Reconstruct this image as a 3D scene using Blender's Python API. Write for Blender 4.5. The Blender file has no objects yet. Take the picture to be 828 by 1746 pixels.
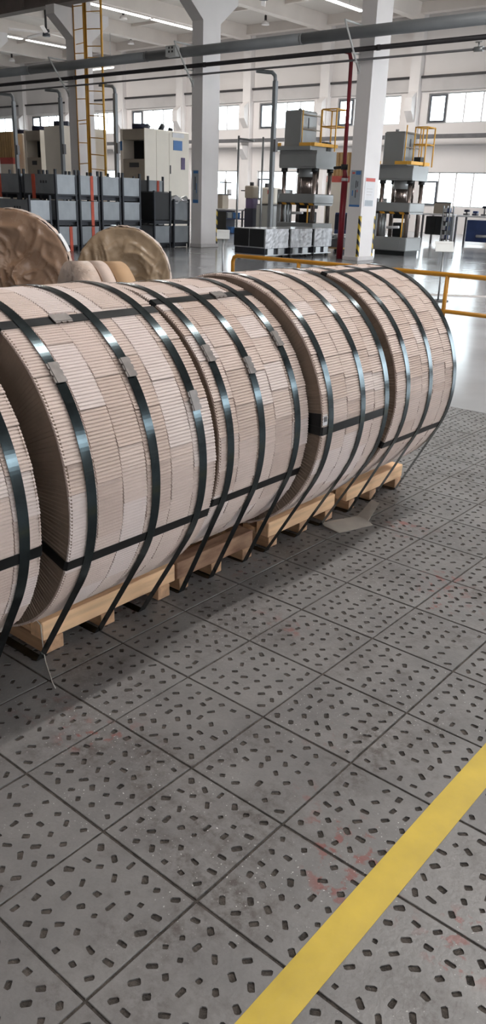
import bpy, bmesh, math, random
from math import sin, cos, pi, radians, atan2, acos, hypot, sqrt
from mathutils import Vector, Matrix, noise
from mathutils.geometry import tessellate_polygon

random.seed(7)
S = bpy.context.scene
COL = S.collection

# ---------------------------------------------------------------- camera
CAM_H = 1.3924
cam_d = bpy.data.cameras.new('camera')
cam = bpy.data.objects.new('camera', cam_d)
COL.objects.link(cam)
S.camera = cam
cam_d.sensor_fit = 'VERTICAL'
cam_d.sensor_height = 36.0
cam_d.lens = 1353.42 / 1746.0 * 36.0
cam_d.clip_start = 0.05
cam_d.clip_end = 300
_r = Vector((0.765023, 0.643271, 0.030703))
_u = Vector((-0.258776, 0.263398, 0.929331))
_f = Vector((-0.589724, 0.718905, -0.367969))
cam.matrix_world = Matrix(((_r.x, _u.x, -_f.x, 0), (_r.y, _u.y, -_f.y, 0), (_r.z, _u.z, -_f.z, CAM_H), (0, 0, 0, 1)))

# ---------------------------------------------------------------- world, exposure
SKY = 11.5
W = bpy.data.worlds.new('overcast_sky')
S.world = W
W.use_nodes = True
wn = W.node_tree.nodes
wn['Background'].inputs[0].default_value = (0.88, 0.94, 1.0, 1)
wn['Background'].inputs[1].default_value = SKY
S.view_settings.view_transform = 'Standard'
S.view_settings.look = 'None'
S.view_settings.exposure = -0.25
S.view_settings.gamma = 1.0
S.view_settings.use_curve_mapping = False

LED_NEAR = 480.0     # watts of every lamp strip over the aisle with the coils
LED_FAR = 800.0      # watts of every lamp strip of the far bay

# ---------------------------------------------------------------- materials
def _mat(name):
    m = bpy.data.materials.new(name)
    m.use_nodes = True
    nt = m.node_tree
    return m, nt, nt.nodes['Principled BSDF']

def N(nt, kind, **kw):
    n = nt.nodes.new(kind)
    for k, v in kw.items():
        if isinstance(k, str) and hasattr(n, k):
            setattr(n, k, v)
    return n

def mat(name, col, rough=.5, metal=0., var=.12, scale=6., stretch=(1, 1, 1), bump=0., bscale=60., rvar=.1, coord='Object', col2=None, detail=4., spec=.5, pos=.5, width=.25):
    """principled surface with noise-driven colour, roughness and fine relief"""
    m, nt, b = _mat(name)
    L = nt.links.new
    tc = N(nt, 'ShaderNodeTexCoord')
    mp = N(nt, 'ShaderNodeMapping')
    mp.inputs['Scale'].default_value = stretch
    L(tc.outputs[coord], mp.inputs[0])
    nz = N(nt, 'ShaderNodeTexNoise')
    nz.inputs['Scale'].default_value = scale
    nz.inputs['Detail'].default_value = detail
    L(mp.outputs[0], nz.inputs['Vector'])
    rp = N(nt, 'ShaderNodeValToRGB')
    c1 = tuple(max(0, c * (1 - var)) for c in col)
    c2 = col2 or tuple(min(1, c * (1 + var)) for c in col)
    rp.color_ramp.elements[0].position = max(0, pos - width)
    rp.color_ramp.elements[1].position = min(1, pos + width)
    rp.color_ramp.elements[0].color = (*c1, 1)
    rp.color_ramp.elements[1].color = (*c2, 1)
    L(nz.outputs[0], rp.inputs[0])
    L(rp.outputs[0], b.inputs['Base Color'])
    mr = N(nt, 'ShaderNodeMapRange')
    mr.inputs['To Min'].default_value = max(0.02, rough - rvar)
    mr.inputs['To Max'].default_value = min(1, rough + rvar)
    L(nz.outputs[0], mr.inputs[0])
    L(mr.outputs[0], b.inputs['Roughness'])
    b.inputs['Metallic'].default_value = metal
    b.inputs['Specular IOR Level'].default_value = spec
    if bump:
        n2 = N(nt, 'ShaderNodeTexNoise')
        n2.inputs['Scale'].default_value = bscale
        n2.inputs['Detail'].default_value = 3
        L(mp.outputs[0], n2.inputs['Vector'])
        bp = N(nt, 'ShaderNodeBump')
        bp.inputs['Strength'].default_value = bump
        bp.inputs['Distance'].default_value = .01
        L(n2.outputs[0], bp.inputs['Height'])
        L(bp.outputs[0], b.inputs['Normal'])
    return m

def stripes(name, a, bcol, scale, direction=(0, 1, 1), rough=.5):
    m, nt, b = _mat(name)
    L = nt.links.new
    tc = N(nt, 'ShaderNodeTexCoord')
    d = N(nt, 'ShaderNodeVectorMath', operation='DOT_PRODUCT')
    d.inputs[1].default_value = direction
    L(tc.outputs['Object'], d.inputs[0])
    mu = N(nt, 'ShaderNodeMath', operation='MULTIPLY')
    mu.inputs[1].default_value = scale
    L(d.outputs['Value'], mu.inputs[0])
    fr = N(nt, 'ShaderNodeMath', operation='FRACT')
    L(mu.outputs[0], fr.inputs[0])
    gt = N(nt, 'ShaderNodeMath', operation='GREATER_THAN')
    gt.inputs[1].default_value = .5
    L(fr.outputs[0], gt.inputs[0])
    mx = N(nt, 'ShaderNodeMix', data_type='RGBA')
    L(gt.outputs[0], mx.inputs[0])
    mx.inputs[6].default_value = (*a, 1)
    mx.inputs[7].default_value = (*bcol, 1)
    L(mx.outputs[2], b.inputs['Base Color'])
    b.inputs['Roughness'].default_value = rough
    return m

def emit(name, col, strength):
    m, nt, b = _mat(name)
    b.inputs['Base Color'].default_value = (.9, .9, .9, 1)
    b.inputs['Emission Color'].default_value = (*col, 1)
    b.inputs['Emission Strength'].default_value = strength
    return m

def glass_mat():
    m, nt, b = _mat('window_glass')
    L = nt.links.new
    out = nt.nodes['Material Output']
    nt.nodes.remove(b)
    tr = N(nt, 'ShaderNodeBsdfTransparent')
    tr.inputs[0].default_value = (.94, .97, .97, 1)
    gl = N(nt, 'ShaderNodeBsdfGlossy')
    gl.inputs['Roughness'].default_value = .02
    lw = N(nt, 'ShaderNodeLayerWeight')
    lw.inputs['Blend'].default_value = .5
    pw = N(nt, 'ShaderNodeMath', operation='POWER')
    pw.inputs[1].default_value = 5.
    L(lw.outputs['Facing'], pw.inputs[0])
    fz = N(nt, 'ShaderNodeMath', operation='MULTIPLY_ADD')
    fz.inputs[1].default_value = .8
    fz.inputs[2].default_value = .04
    L(pw.outputs[0], fz.inputs[0])
    mx = N(nt, 'ShaderNodeMixShader')
    L(fz.outputs[0], mx.inputs[0])
    L(tr.outputs[0], mx.inputs[1])
    L(gl.outputs[0], mx.inputs[2])
    L(mx.outputs[0], out.inputs['Surface'])
    return m

def tile_mat():
    """worn iron-grey tile: mottled, dirt blotches, red paint scuffs, white specks"""
    m, nt, b = _mat('worn_iron_tile')
    L = nt.links.new
    geo = N(nt, 'ShaderNodeNewGeometry')
    oi = N(nt, 'ShaderNodeObjectInfo')
    def noise_(scale, detail=4., rough=.55, off=(0, 0, 0)):
        mp = N(nt, 'ShaderNodeMapping')
        mp.inputs['Location'].default_value = off
        L(geo.outputs['Position'], mp.inputs[0])
        n = N(nt, 'ShaderNodeTexNoise')
        n.inputs['Scale'].default_value = scale
        n.inputs['Detail'].default_value = detail
        n.inputs['Roughness'].default_value = rough
        L(mp.outputs[0], n.inputs['Vector'])
        return n.outputs[0]
    def ramp(src, p0, p1, c0=(0, 0, 0), c1=(1, 1, 1)):
        r = N(nt, 'ShaderNodeValToRGB')
        r.color_ramp.elements[0].position = p0
        r.color_ramp.elements[1].position = p1
        r.color_ramp.elements[0].color = (*c0, 1)
        r.color_ramp.elements[1].color = (*c1, 1)
        L(src, r.inputs[0])
        return r.outputs[0]
    def mix(fac, a, c, mode='MIX'):
        x = N(nt, 'ShaderNodeMix', data_type='RGBA', blend_type=mode)
        if isinstance(fac, float):
            x.inputs[0].default_value = fac
        else:
            L(fac, x.inputs[0])
        if isinstance(a, tuple):
            x.inputs[6].default_value = (*a, 1)
        else:
            L(a, x.inputs[6])
        if isinstance(c, tuple):
            x.inputs[7].default_value = (*c, 1)
        else:
            L(c, x.inputs[7])
        return x.outputs[2]
    def mul(a, c):
        x = N(nt, 'ShaderNodeMath', operation='MULTIPLY')
        for k, s in enumerate((a, c)):
            if isinstance(s, (int, float)):
                x.inputs[k].default_value = s
            else:
                L(s, x.inputs[k])
        return x.outputs[0]
    base = ramp(noise_(5, 6, .65), .3, .72, (.138, .133, .131), (.208, .198, .192))
    mr = N(nt, 'ShaderNodeMapRange')
    mr.inputs['To Min'].default_value = .92
    mr.inputs['To Max'].default_value = 1.06
    L(oi.outputs['Random'], mr.inputs[0])
    tint = N(nt, 'ShaderNodeCombineColor')
    for k in range(3):
        L(mr.outputs[0], tint.inputs[k])
    base = mix(1., base, tint.outputs[0], 'MULTIPLY')
    # fine grain
    base = mix(mul(ramp(noise_(160, 3), .45, .75), .25), base, (.09, .08, .075))
    # dirt blotches
    dirt = mul(ramp(noise_(2.6, 5, .72, (3, 1, 0)), .47, .66), ramp(noise_(32, 5, .75), .42, .60))
    base = mix(mul(dirt, .85), base, (.058, .044, .037))
    wear = mul(ramp(noise_(7.5, 6, .72, (5, 4, 0)), .5, .7), .4)
    base = mix(wear, base, (.235, .225, .215))
    # red paint scuffs, in patches
    red = mul(ramp(noise_(2.1, 2, .5, (.55, 6.2, 0)), .6, .68), ramp(noise_(24, 4, .6, (1, 2, 0)), .54, .60))
    base = mix(mul(red, .75), base, (.20, .055, .045))
    # white specks
    sp = mul(ramp(noise_(2.4, 2, .5, (7, 2, 0)), .42, .58), ramp(noise_(150, 1, .5, (2, 9, 0)), .71, .75))
    base = mix(mul(sp, .9), base, (.62, .61, .58))
    L(base, b.inputs['Base Color'])
    rr = N(nt, 'ShaderNodeMapRange')
    rr.inputs['To Min'].default_value = .27
    rr.inputs['To Max'].default_value = .52
    L(noise_(9, 5, .6, (1, 1, 0)), rr.inputs[0])
    L(rr.outputs[0], b.inputs['Roughness'])
    bp = N(nt, 'ShaderNodeBump')
    bp.inputs['Strength'].default_value = .25
    bp.inputs['Distance'].default_value = .004
    L(noise_(90, 4), bp.inputs['Height'])
    L(bp.outputs[0], b.inputs['Normal'])
    return m

M = dict(
    tile=tile_mat(),
    mortar=mat('dark_mortar', (.034, .027, .022), .85, var=.5, scale=40, bump=.5, bscale=200, width=.22, col2=(.105, .088, .075)),
    concrete=mat('polished_concrete', (.30, .305, .315), .17, var=.2, scale=.7, rvar=.09, detail=8),
    ground=mat('yard_concrete', (.42, .42, .40), .8, var=.1, scale=.3),
    tape=mat('yellow_tape', (.55, .385, .03), .42, var=.16, scale=9, bump=.05, bscale=60, detail=8),
    paper=mat('pale_crepe_paper', (.60, .487, .43), .85, var=.07, scale=9, stretch=(1, 1, 1), bump=.15, bscale=180, spec=.25),
    paper_b=mat('crepe_paper_warm', (.55, .435, .375), .85, var=.09, scale=11, bump=.15, bscale=180, spec=.25),
    paper_w=mat('white_paper', (.635, .54, .50), .8, var=.05, scale=9, bump=.1, bscale=180, spec=.3),
    core=mat('kraft_core', (.16, .105, .075), .9, var=.2, scale=12),
    endpaper=mat('kraft_end_paper', (.215, .155, .115), .85, var=.15, scale=14, bump=.2, bscale=120),
    strap=mat('blued_steel', (.060, .078, .085), .17, 1., var=.4, scale=14, rvar=.05),
    crossstrap=mat('black_steel', (.016, .017, .018), .36, .6, var=.3, scale=20),
    seal=mat('grey_zinc', (.21, .19, .18), .45, .6, var=.2, scale=40),
    wood=mat('pine', (.86, .545, .315), .7, var=.2, scale=1., stretch=(38, 3.2, 38), bump=.2, bscale=4, detail=6),
    wood_r=mat('stained_pine', (.30, .12, .07), .7, var=.5, scale=1.6, stretch=(16, 4, 16), bump=.2, bscale=4, col2=(.50, .31, .19)),
    wood_d=mat('dark_pine', (.50, .30, .175), .75, var=.3, scale=1., stretch=(3.2, 38, 38), bump=.2, bscale=4),  # darker brown pine of the cross boards, grain running crosswise
    card=mat('grey_cardboard', (.36, .32, .28), .85, var=.1, scale=14),
    white=mat('white_paint', (.78, .74, .725), .5, var=.05, scale=1.3),
    wall=mat('wall_paint', (.80, .755, .735), .7, var=.04, scale=.4),
    wallgrey=mat('grey_band', (.58, .55, .54), .7, var=.1, scale=.8),
    ceil=mat('ceiling_paint', (.62, .58, .54), .8, var=.06, scale=.5),
    beam=mat('beam_concrete', (.74, .68, .635), .75, var=.07, scale=.8),
    crane=mat('runway_steel', (.20, .165, .15), .6, .2, var=.2, scale=2),
    frame=mat('window_frame_dark', (.075, .08, .095), .5, var=.1),
    framew=mat('window_frame_white', (.62, .62, .62), .5, var=.05),
    glass=glass_mat(),
    led=emit('led_diffuser', (1., .97, .93), 9.0),
    galv=mat('galvanised', (.40, .41, .415), .34, .75, var=.12, scale=3),
    greypaint=mat('grey_enamel', (.27, .285, .295), .42, .1, var=.1, scale=2),
    darkpipe=mat('dark_pipe', (.035, .032, .034), .5, .2, var=.2, scale=3),
    midpipe=mat('grey_pipe', (.16, .155, .16), .45, .3, var=.2, scale=3),
    red=mat('fire_red', (.24, .014, .026), .35, 0., var=.15, scale=4),
    orange=mat('orange_red_strap', (.52, .085, .045), .6, var=.2, scale=8),
    yellow=mat('rail_yellow', (.44, .195, .013), .38, var=.18, scale=5, bump=.08, bscale=40),
    lyellow=mat('ladder_yellow', (.85, .45, .07), .45, var=.15, scale=4),
    bin=mat('bin_steel', (.235, .25, .265), .38, .35, var=.22, scale=2.3, rvar=.12),
    bindark=mat('bin_frame', (.035, .038, .046), .5, .3, var=.25, scale=4),
    black=mat('black_steel_box', (.016, .017, .018), .45, .2, var=.3, scale=4),
    hole=mat('dark_interior', (.008, .008, .009), .8),
    film=mat('plastic_film', (.50, .51, .53), .22, .0, var=.35, scale=7, bump=.6, bscale=9, detail=8, rvar=.08),
    press=mat('press_grey', (.28, .285, .285), .20, 0., var=.05, scale=2, spec=1., rvar=.04),
    chrome=mat('column_steel', (.33, .27, .245), .22, .9, var=.2, scale=5),
    cream=mat('machine_cream', (.80, .73, .63), .45, var=.06, scale=1.2),
    tan=mat('machine_tan', (.36, .31, .25), .5, var=.1, scale=2),
    blue=mat('machine_blue', (.035, .06, .17), .4, var=.25, scale=3),
    lblue=mat('sign_blue', (.05, .17, .42), .4, var=.1, scale=3),
    navy=mat('dark_navy', (.018, .02, .045), .5, var=.3, scale=3),
    purple=mat('violet_grey', (.11, .075, .17), .5, var=.2, scale=4),
    corr=mat('tan_shutter', (.47, .29, .12), .5, var=.15, scale=3),
    kraft=mat('brown_wrap', (.27, .165, .105), .27, var=.14, scale=5, bump=.18, bscale=9, detail=8, rvar=.12),
    kraft2=mat('olive_wrap', (.33, .235, .15), .27, var=.14, scale=5, bump=.18, bscale=9, detail=8, rvar=.12),
    kraftrim=mat('light_wrap', (.55, .43, .36), .30, var=.3, scale=8, bump=.8, bscale=22, detail=8),
    kcard=mat('brown_card', (.42, .265, .15), .75, var=.12, scale=7),
    label=mat('white_label', (.72, .71, .72), .5, var=.04),
    ink=mat('dark_ink', (.045, .045, .05), .6),
    redink=mat('red_print', (.55, .10, .08), .5),
    blackrub=mat('black_rubber', (.015, .015, .015), .7),
    wire=mat('clear_cord', (.62, .60, .55), .3, var=.05),
    hazard=stripes('hazard_print', (.60, .40, .03), (.012, .012, .012), 4.2, (1, 1, 1)),
    hazard2=stripes('press_hazard_print', (.55, .26, .02), (.015, .013, .012), 3.2, (1, 1, 1)),
    signplate=mat('sign_plate', (.60, .61, .60), .4, var=.06, scale=5),
    postergrey=mat('pale_poster', (.34, .37, .40), .35, var=.08, scale=6),
)

# ---------------------------------------------------------------- mesh helpers
class MB:
    def __init__(self):
        self.v = []; self.f = []; self.s = []
    def add(self, vs, fs, smooth=False):
        o = len(self.v)
        self.v += [tuple(x) for x in vs]
        self.f += [tuple(i + o for i in q) for q in fs]
        self.s += [smooth] * len(fs)
        return self
    def box(self, x0, x1, y0, y1, z0, z1, c=0.):
        x0, x1 = min(x0, x1), max(x0, x1); y0, y1 = min(y0, y1), max(y0, y1); z0, z1 = min(z0, z1), max(z0, z1)
        if c <= 0:
            vs = [(x0, y0, z0), (x1, y0, z0), (x1, y1, z0), (x0, y1, z0), (x0, y0, z1), (x1, y0, z1), (x1, y1, z1), (x0, y1, z1)]
            return self.add(vs, [(0, 3, 2, 1), (4, 5, 6, 7), (0, 1, 5, 4), (1, 2, 6, 5), (2, 3, 7, 6), (3, 0, 4, 7)])
        c = min(c, (x1 - x0) * .45, (y1 - y0) * .45, (z1 - z0) * .45)
        bm = bmesh.new()
        r = bmesh.ops.create_cube(bm, size=1)
        for w in bm.verts:
            w.co = (x0 + (w.co.x + .5) * (x1 - x0), y0 + (w.co.y + .5) * (y1 - y0), z0 + (w.co.z + .5) * (z1 - z0))
        bmesh.ops.bevel(bm, geom=bm.edges[:], offset=c, segments=1, affect='EDGES', profile=.5)
        bm.verts.index_update()
        self.add([w.co[:] for w in bm.verts], [[w.index for w in q.verts] for q in bm.faces])
        bm.free()
        return self
    def tube(self, pts, r, seg=10, caps=True, smooth=True):
        pts = [Vector(p) for p in pts]
        rs = r if isinstance(r, (list, tuple)) else [r] * len(pts)
        vs = []; fs = []
        a = None
        for i, p in enumerate(pts):
            if i == 0: d = pts[1] - pts[0]
            elif i == len(pts) - 1: d = pts[-1] - pts[-2]
            else: d = (pts[i + 1] - p).normalized() + (p - pts[i - 1]).normalized()
            d.normalize()
            if a is None:
                a = d.orthogonal().normalized()
            else:
                a = (a - d * a.dot(d)).normalized()
            b = d.cross(a)
            for k in range(seg):
                t = 2 * pi * k / seg
                vs.append(p + (a * cos(t) + b * sin(t)) * rs[i])
        n = len(pts)
        for i in range(n - 1):
            for k in range(seg):
                k2 = (k + 1) % seg
                fs.append((i * seg + k, i * seg + k2, (i + 1) * seg + k2, (i + 1) * seg + k))
        self.add(vs, fs, smooth)
        if caps:
            o = len(self.v) - len(vs)
            self.f += [tuple(o + k for k in range(seg))[::-1], tuple(o + (n - 1) * seg + k for k in range(seg))]
            self.s += [False, False]
        return self
    def band(self, path, wdir, width, thick, closed=True, smooth=False):
        """flat strap swept along a planar path; wdir is the strap's width direction"""
        P = [Vector(p) for p in path]; w = Vector(wdir).normalized()
        n = len(P); vs = []; fs = []
        for i in range(n):
            a = P[i - 1] if (i > 0 or closed) else P[i]
            c = P[(i + 1) % n] if (i < n - 1 or closed) else P[i]
            d = (c - a).normalized()
            nn = d.cross(w).normalized()
            for s, q in ((-1, 0), (1, 0), (1, 1), (-1, 1)):
                vs.append(P[i] + w * (s * width / 2) + nn * (q * thick))
        m = n if closed else n - 1
        for i in range(m):
            j = (i + 1) % n
            for k in range(4):
                k2 = (k + 1) % 4
                fs.append((i * 4 + k, i * 4 + k2, j * 4 + k2, j * 4 + k))
        if not closed:
            fs += [(0, 1, 2, 3), tuple((n - 1) * 4 + k for k in (3, 2, 1, 0))]
        return self.add(vs, fs, smooth)
    def prism(self, poly, axis, a0, a1):
        """extrude polygon: axis 'x': poly in (y,z); 'y': (x,z); 'z': (x,y)"""
        def mk(p, a):
            return {'x': (a, p[0], p[1]), 'y': (p[0], a, p[1]), 'z': (p[0], p[1], a)}[axis]
        n = len(poly)
        vs = [mk(p, a0) for p in poly] + [mk(p, a1) for p in poly]
        fs = [tuple(range(n))[::-1], tuple(range(n, 2 * n))] + [(i, (i + 1) % n, n + (i + 1) % n, n + i) for i in range(n)]
        return self.add(vs, fs)
    def xform(self, m):
        self.v = [tuple(m @ Vector(p)) for p in self.v]
        return self
    def mesh(self, name, m):
        me = bpy.data.meshes.new(name)
        me.from_pydata(self.v, [], self.f)
        bm = bmesh.new(); bm.from_mesh(me)
        bmesh.ops.recalc_face_normals(bm, faces=bm.faces[:])
        bm.to_mesh(me); bm.free()
        me.polygons.foreach_set('use_smooth', self.s)
        me.materials.append(m if not isinstance(m, str) else M[m])
        me.update()
        return me
    def build(self, name, m, parent=None, loc=(0, 0, 0), label=None):
        return put(name, self.mesh(name, m), parent, loc, label)

def put(name, me, parent=None, loc=(0, 0, 0), label=None, rot=None):
    o = bpy.data.objects.new(name, me)
    COL.objects.link(o)
    o.location = loc
    if rot: o.rotation_euler = rot
    if parent: o.parent = parent
    if label: o['label'] = label
    return o

def thing(name, label, cat, loc=(0, 0, 0), group=None, rz=0.):
    o = bpy.data.objects.new(name, None)
    COL.objects.link(o)
    o.empty_display_size = .1
    o.location = loc
    o.rotation_euler = (0, 0, rz)
    o['label'] = label; o['category'] = cat
    if group: o['group'] = group
    return o

def tag(o, label, cat, group=None):
    o['label'] = label; o['category'] = cat
    if group: o['group'] = group
    return o

def struct(o, label=None):
    o['kind'] = 'structure'
    if label: o['label'] = label
    return o

def B(*a, **k):
    return MB().box(*a, **k)

# ================================================================ SETTING
TX0, TY0, TP = -1.1562, .9310, .3000       # tile grid origin and pitch
TI = range(-5, 7)
TJ = range(-3, 15)
tx0, tx1 = TX0 + TP * TI.start, TX0 + TP * TI.stop
ty0, ty1 = TY0 + TP * TJ.start, TY0 + TP * TJ.stop
HX0, HX1, HY0, HY1 = -72., 8., -8., 40.
CEIL = 10.35

fl = MB()
for x0, x1, y0, y1 in ((HX0, tx0, HY0, HY1), (tx1, HX1, HY0, HY1), (tx0, tx1, HY0, ty0), (tx0, tx1, ty1, HY1)):
    fl.box(x0, x1, y0, y1, -.2, 0)
floor = struct(fl.build('floor', 'concrete'), 'polished grey concrete hall floor with an inlaid field of iron tiles')
B(tx0, tx1, ty0, ty1, -.2, -.0035).build('mortar_bed', 'mortar', floor)

def tile_mesh(k):
    rnd = random.Random(100 + k)
    g = .0034                                     # half joint
    h = TP / 2 - g
    c = .0011                                     # chamfer
    def ring(e, j=0.):
        pts = []
        for (ax, ay), (bx, by) in (((-e, -e), (e, -e)), ((e, -e), (e, e)), ((e, e), (-e, e)), ((-e, e), (-e, -e))):
            for t in range(6):
                f = t / 6
                pts.append((ax + (bx - ax) * f + rnd.uniform(-j, j), ay + (by - ay) * f + rnd.uniform(-j, j)))
        return pts
    inner = ring(h - c, .0007)
    holes = []
    n = 6
    for i in range(n):
        for j in range(n):
            if rnd.random() < .07: continue
            cx = (i + .5) / n * 2 * (h - .008) - (h - .008) + rnd.uniform(-.008, .008)
            cy = (j + .5) / n * 2 * (h - .008) - (h - .008) + rnd.uniform(-.006, .006)
            a = rnd.choice((0, pi / 2, pi / 4, -pi / 4, pi / 4, -pi / 4)) + rnd.uniform(-.2, .2)
            l = rnd.uniform(.0085, .0128); w = rnd.uniform(.0056, .0078)
            if rnd.random() < .1: l = w
            cr = .55
            pg = [(l, -w * cr), (l, w * cr), (l * .72, w), (-l * .72, w), (-l, w * cr), (-l, -w * cr), (-l * .72, -w), (l * .72, -w)]
            pg = [(x + rnd.uniform(-.0011, .0011), y + rnd.uniform(-.0011, .0011)) for x, y in pg]
            lim = h - c - .004
            hp = [(cx + x * cos(a) - y * sin(a), cy + x * sin(a) + y * cos(a)) for x, y in pg]
            if max(max(abs(x), abs(y)) for x, y in hp) > lim: continue
            holes.append(hp)
    polys = [[Vector((x, y, 0)) for x, y in inner]] + [[Vector((x, y, 0)) for x, y in q] for q in holes]
    tris = tessellate_polygon(polys)
    flat = [p for q in polys for p in q]
    mb = MB()
    mb.add(flat, [tuple(t) for t in tris])
    # hole walls
    for q in holes:
        m = len(q)
        mb.add([(x, y, 0) for x, y in q] + [(x * 1., y * 1., -.0042) for x, y in q], [(i, (i + 1) % m, m + (i + 1) % m, m + i) for i in range(m)])
    outer = ring(h)
    m = len(inner)
    mb.add([(x, y, 0) for x, y in inner] + [(x, y, -c) for x, y in outer] + [(x, y, -.009) for x, y in outer],
           [(i, (i + 1) % m, m + (i + 1) % m, m + i) for i in range(m)] + [(m + i, m + (i + 1) % m, 2 * m + (i + 1) % m, 2 * m + i) for i in range(m)])
    me = bpy.data.meshes.new('tile')
    me.from_pydata(mb.v, [], mb.f)
    bm = bmesh.new(); bm.from_mesh(me)
    bmesh.ops.remove_doubles(bm, verts=bm.verts[:], dist=1e-6)
    bmesh.ops.recalc_face_normals(bm, faces=bm.faces[:])
    up = sum(q.normal.z * q.calc_area() for q in bm.faces)
    if up < 0: bmesh.ops.reverse_faces(bm, faces=bm.faces[:])
    bm.to_mesh(me); bm.free()
    me.materials.append(M['tile'])
    return me
TM = [tile_mesh(k) for k in range(8)]
for i in TI:
    for j in TJ:
        put('tile', TM[random.randrange(8)], floor, (TX0 + TP * (i + .5) + random.uniform(-.0006, .0006), TY0 + TP * (j + .5) + random.uniform(-.0006, .0006), random.uniform(-.0006, .0004)),
            rot=(random.uniform(-.0016, .0016), random.uniform(-.0016, .0016), random.randrange(4) * pi / 2))
struct(B(-200, 120, -120, 260, -.6, -.25).build('ground', 'ground'), 'concrete yard outside the hall')

# walls. The far wall has a high and a low band of windows between pillars
PILX = [-22.4 - 5.45 * k for k in range(-4, 10)]        # pillar centre lines
WU0, WU1, WL0, WL1 = 5.15, 6.52, 1.27, 2.91
wb = MB()
WY0, WY1 = 40., 40.3
for z0, z1 in ((0, WL0), (WL1, WU0), (WU1, CEIL)):
    wb.box(HX0, HX1, WY0, WY1, z0, z1)
spans = []
for x in sorted(PILX):
    spans.append((x + .72, x + 5.45 - .86))
edges = [HX0] + [e for s in spans for e in s] + [HX1]
for k in range(0, len(edges), 2):
    if edges[k + 1] - edges[k] > .05:
        for z0, z1 in ((WL0, WL1), (WU0, WU1)):
            wb.box(edges[k], edges[k + 1], WY0, WY1, z0, z1)
struct(wb.build('wall_back', 'wall'), 'off-white far wall with two bands of bright windows')
struct(B(HX0, HX1, WY0 - .12, WY0, 6.62, 7.2).build('trim_1', 'wallgrey'), 'grey band above the high windows of the far wall')
struct(B(HX0, HX1, WY0 - .2, WY0, 7.2, 7.3).build('trim_2', 'darkpipe'), 'dark rail along the top of the grey band')
struct(B(HX0, HX1, WY0 - .8, WY0 - .5, 4.42, 4.60).build('trim_3', 'midpipe'), 'grey runway rail on brackets below the high windows')
struct(B(HX0, HX1, WY0 - .08, WY0, 4.12, 4.2).build('trim_4', 'wallgrey'), 'thin conduit line below the runway rail')
for x in PILX:
    mb = B(x - .28, x + .28, WY0 - .35, WY0, 0, CEIL)
    mb.prism([(WY0 - .35, 4.25), (WY0 - .85, 4.25), (WY0 - .85, 4.05), (WY0 - .35, 3.5)], 'x', x - .22, x + .22)
    mb.prism([(WY0 - .35, 5.2), (WY0 - .35, 6.6), (WY0 - .75, 6.3), (WY0 - .75, 5.7)], 'x', x - .2, x + .2)
    struct(mb.build('wall_pillar', 'white'), 'pale pillar with crane bracket on the far wall')
nwin = 0
for x0, x1 in spans:
    for z0, z1, n in ((WU0, WU1, 4), (WL0, WL1, 4)):
        nwin += 1
        w = struct(MB().box(x0, x1, WY0 + .1, WY0 + .16, z0, z0 + .06).box(x0, x1, WY0 + .1, WY0 + .16, z1 - .06, z1).box(x0, x0 + .06, WY0 + .1, WY0 + .16, z0 + .06, z1 - .06).box(x1 - .06, x1, WY0 + .1, WY0 + .16, z0 + .06, z1 - .06)
                   .build('window_%d' % nwin, 'framew'), 'overexposed window of the far wall')
        cw = (x1 - x0 - .12) / n
        for k in range(n):
            a = x0 + .06 + cw * k
            if k:
                B(a - .03, a + .03, WY0 + .09, WY0 + .17, z0 + .06, z1 - .06).build('mullion', 'wallgrey', w)
            if k == 0:
                f = MB()
                t = .085
                zt = z1 - .06 if z0 > 4 else z1 - .42
                f.box(a, a + cw - .03, WY0 + .04, WY0 + .1, z0 + .06, z0 + .06 + t).box(a, a + cw - .03, WY0 + .04, WY0 + .1, zt - t, zt)
                f.box(a, a + t, WY0 + .04, WY0 + .1, z0 + .06 + t, zt - t).box(a + cw - .03 - t, a + cw - .03, WY0 + .04, WY0 + .1, z0 + .06 + t, zt - t)
                f.build('casement_frame', 'frame', w, label='dark opening casement frame')
            B(a + .03 * (k > 0), a + cw - .03 * (k < n - 1), WY0 + .125, WY0 + .133, z0 + .06, z1 - .06).build('pane', 'glass', w)

# side and near walls (outside the picture; daylight comes in through the big bays on the right)
struct(B(HX0 - .3, HX0, HY0, HY1, 0, CEIL).build('wall_left', 'wall'))
struct(B(HX0, HX1, HY0 - .3, HY0, 0, CEIL).build('wall_near', 'wall'))
wr = B(HX1, HX1 + .3, HY0, HY1, 0, .9).box(HX1, HX1 + .3, HY0, 17.5, .9, 3.4).box(HX1, HX1 + .3, HY0, 17.5, 4.8, CEIL).box(HX1, HX1 + .3, 17.5, HY1, 7.6, CEIL)
for k in range(9):
    wr.box(HX1, HX1 + .3, HY0 + 5.9 * k, HY0 + 5.9 * k + .8, .9, 9.0)
struct(wr.build('wall_right', 'wall'))
struct(B(HX0 - .3, HX1 + .3, HY0 - .3, HY1 + .3, CEIL, CEIL + .25).build('ceiling', 'ceil'), 'grey ceiling slab over the roof beams')

# roof beams across both bays, on every pillar line
for x in PILX:
    struct(MB().prism([(x - .22, 9.68), (x + .22, 9.68), (x + .28, CEIL), (x - .28, CEIL)], 'y', 18.6, 39.65).build('ceiling_beam', 'beam'), 'pale concrete roof beam running to the far wall')
    struct(MB().prism([(x - .22, 9.68), (x + .22, 9.68), (x + .28, CEIL), (x - .28, CEIL)], 'y', HY0, 17.9).build('ceiling_beam', 'beam'), 'pale concrete roof beam over the near aisle')
struct(B(HX0, HX1, 39.2, 39.65, 9.9, CEIL).build('ceiling_beam', 'beam'), 'edge beam along the far wall')
for y in (24.2, 30., 35.6):
    struct(B(HX0, HX1, y - .06, y + .06, CEIL - .14, CEIL).build('ceiling_beam', 'beam'), 'slender roof purlin')

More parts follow.
